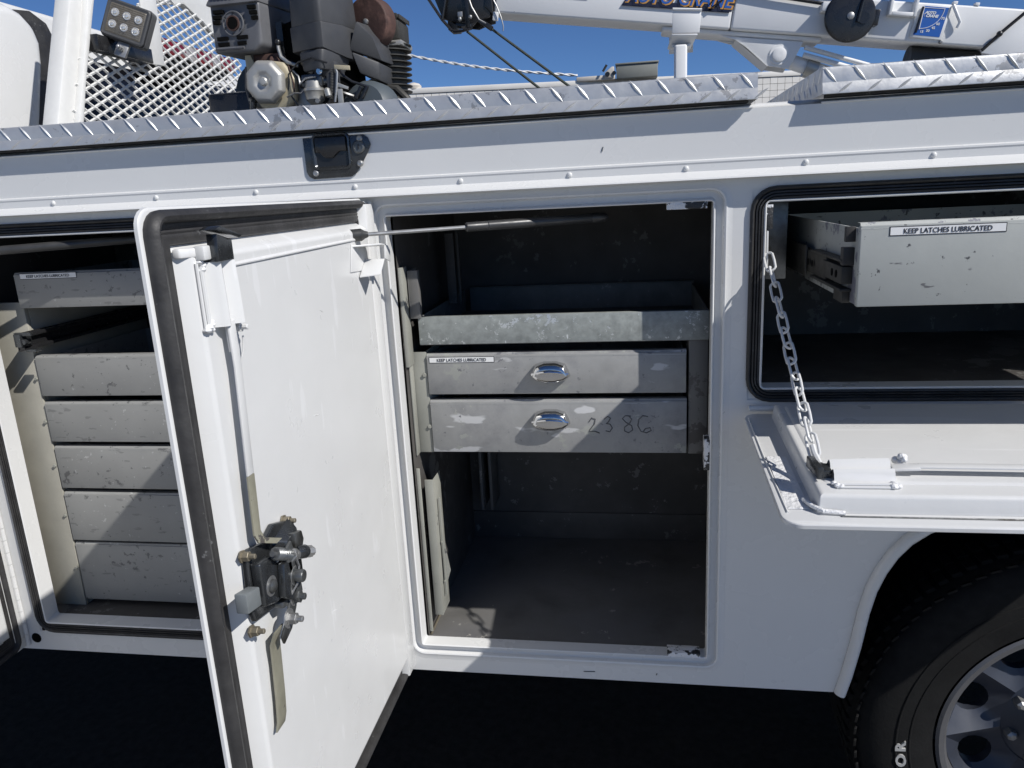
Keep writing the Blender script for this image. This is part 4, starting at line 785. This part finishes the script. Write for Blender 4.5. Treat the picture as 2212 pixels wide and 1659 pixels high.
for y in(-.19,-.165,-.03,.0): part('slide_hole',MB().lathe((.7634,y,-.111),(-1,0,0),[(0,.006),(.0008,.006)],10),DARK,d3)
chn=thing('safety_chain','pale painted chain of oval links holding up the drop-down door','chain',(.722,-.285,-.375))
p0,p1=Vector((.6945,-.004,-.096)),Vector((.722,-.292,-.362)); n=13; d=(p1-p0); 
def linkpath(c,t,s,hl,hw):
    P=[]
    for k in range(16):
        a=2*math.pi*k/16; x=math.cos(a); y=math.sin(a)
        P.append(c+t*(hl-hw)*(1 if x>0 else -1)*(1 if abs(x)>1e-6 else 0)+t*x*hw+s*y*hw)
    return P
for k in range(n):
    f_=(k+.5)/n; sag=Vector((0,-.006,-.012))*math.sin(math.pi*f_); c=p0+d*f_+sag; t=d.normalized(); s=t.cross(Vector((.3,.8,.2))).normalized()
    if k%2: s=t.cross(s).normalized()
    s=(s+t.cross(s)*random.uniform(-.25,.25)).normalized()
    part('chain_link',MB().tube(linkpath(c,t,s,.0206,.0082),.0022,8,True),WHITED,chn)
part('anchor_tab',MB().prism([(.6915,.012,-.055),(.6945,.012,-.055),(.6955,.012,-.120),(.6915,.012,-.120)],(0,-.014,0)),WHITED,chn,.001)
part('end_shackle',MB().tube([tuple(p1+Vector((-.002,.008,.01))),tuple(p1),tuple(p1+Vector((.004,-.018,-.010)))],.0045,8),WHITED,chn)

# ------------------------------------------------------------------ background building, roof gear, overhead cable
def bg_(p,k): c=Vector((.4643,-1.3935,.0312)); return c+(Vector(p)-c)*k
K=1.55
a,b=bg_((-3.87,14,2.147),K),bg_((2.95,15.4,2.13),K)
ZW=(a.z+b.z)/2
dW=(b-a).normalized(); dW.z=0; dW.normalize(); nW=Vector((-dW.y,dW.x,0))
bd=thing('building','long low building of whitewashed concrete blocks behind the truck','building',tuple(a.lerp(b,.5).xy)+(GZ,))
A0=Vector((a.x,a.y,0))-dW*6; LEN=26
def wb(mb,s0,s1,t0,t1,z0,z1):
    P=[A0+dW*s+nW*t+Vector((0,0,z)) for z in(z0,z1) for t in(t0,t1) for s in(s0,s1)]
    return mb.add(P,[(0,2,3,1),(4,5,7,6),(0,1,5,4),(1,3,7,5),(3,2,6,7),(2,0,4,6)])
part('wall_core',wb(MB(),0,LEN,.02,9,GZ,ZW-.30),TANW,bd)
part('parapet_cap',wb(MB(),-.05,LEN+.05,-.05,9.05,ZW-.16,ZW),WALL,bd,.02)
# blocks seen through the gap between the lids, one by one; the rest of the wall joined
bk=None; rest=MB(); bw,bhh=.235,.195
rows=int((ZW-.16-GZ)/bhh)
mort=wb(MB(),0,LEN,-.004,.0199,GZ,ZW-.161); part('mortar_bed',mort,HVAC,bd)
Z0=ZW-.165
for rr in range(rows):
    z1=Z0-rr*bhh
    n_=int(LEN/bw)
    for c_ in range(n_):
        s0=c_*bw
        P=A0+dW*s0
        vis=2.6<P.x<9.5 and rr<7
        if vis:
            if bk is None:
                bk=part('concrete_block',wb(MB(),s0+.006,s0+bw-.006,-.018,-.0045,z1-bhh+.006,z1-.006),WALL,bd); ref=(s0,z1)
            else:
                q=again(bk,dW*(s0-ref[0])+Vector((0,0,z1-ref[1]))+nW*random.uniform(-.003,.003))
        elif rr<9: wb(rest,s0+.006,s0+bw-.006,-.018,-.0045,z1-bhh+.006,z1-.006)
part('concrete_block_field',rest,WALL,bd,kind='stuff')
hv=thing('rooftop_unit','grey box shaped air handling unit on the building roof','rooftop unit',tuple(bg_((.5,14.6,2.10),K)))
c0=bg_((.13,14.6,2.10),K); c1=bg_((.93,14.6,2.36),K)
part('casing',MB().box(c0.x,c1.x,c0.y,c0.y+1.2,ZW-.05,c1.z),HVAC,hv,.03)
part('casing_rim',MB().box(c0.x-.03,c1.x+.03,c0.y-.03,c0.y+1.2,c1.z+.001,c1.z+.05),HVAC,hv,.01)
dk=thing('roof_duct','pale sheet metal duct with small fittings on the building roof','duct',tuple(bg_((-.3,14.6,2.05),K)))
e0=bg_((-.66,14.6,2.1),K); e1=bg_((.10,14.6,2.235),K)
part('duct_body',MB().box(e0.x,e1.x,e0.y,e0.y+.9,ZW-.05,e1.z-.06),TANW,dk,.03)
part('duct_fitting',MB().prism([(e1.x-.32,e0.y-.05,ZW),(e1.x-.02,e0.y-.05,ZW),(e1.x-.02,e0.y-.05,e1.z+.16),(e1.x-.10,e0.y-.05,e1.z+.16),(e1.x-.3,e0.y-.05,e1.z)],(0,.3,0)),TANW,dk,.02)
part('duct_vent',MB().cyl((e1.x-.22,e0.y-.08,ZW+.10),(e1.x-.22,e0.y-.055,ZW+.10),.07).cyl((e1.x-.02,e0.y-.08,ZW+.12),(e1.x-.02,e0.y-.055,ZW+.12),.06),BLACKM,dk)
part('duct_pipe',MB().tube([(e1.x-.36,e0.y-.1,ZW+.18),(e1.x-.24,e0.y-.1,ZW+.36)],.035,8),FIN,dk)
vh=thing('roof_vent','small pale cowl vent on the roof edge behind the compressor','vent',tuple(bg_((-3.86,14.2,2.15),K)))
v0=bg_((-3.86,14.1,2.15),K)
part('cowl',MB().lathe((v0.x,v0.y,ZW-.02),(0,0,1),[(0,.22),(.10,.24),(.16,.18),(.2,.05)],14),TANW,vh)
# twisted overhead cable
oc=thing('overhead_cable','white twisted cable strung through the sky down to the roof','cable',tuple(bg_((-.66,10,1.6),1)))
E0,E1=bg_((-5.2,14,3.13),.8),bg_((-.62,14.4,2.20),.8)
tw=MB(); mid=(E0+E1)/2
for ph in(0,math.pi):
    P=[]
    for k in range(140):
        t=k/139; p=E0.lerp(E1,t); p=p+Vector((0,0,-.10*math.sin(math.pi*t))); a_=ph+t*70
        P.append(p+Vector((0,math.cos(a_),math.sin(a_)))*.011)
    tw.tube(P,.0135,5)
solo_=part('cable_strand',tw,WIREW,oc)
print('objects',len(bpy.data.objects),'tris',sum(len(o.data.polygons) for o in bpy.data.objects if o.type=='MESH'))
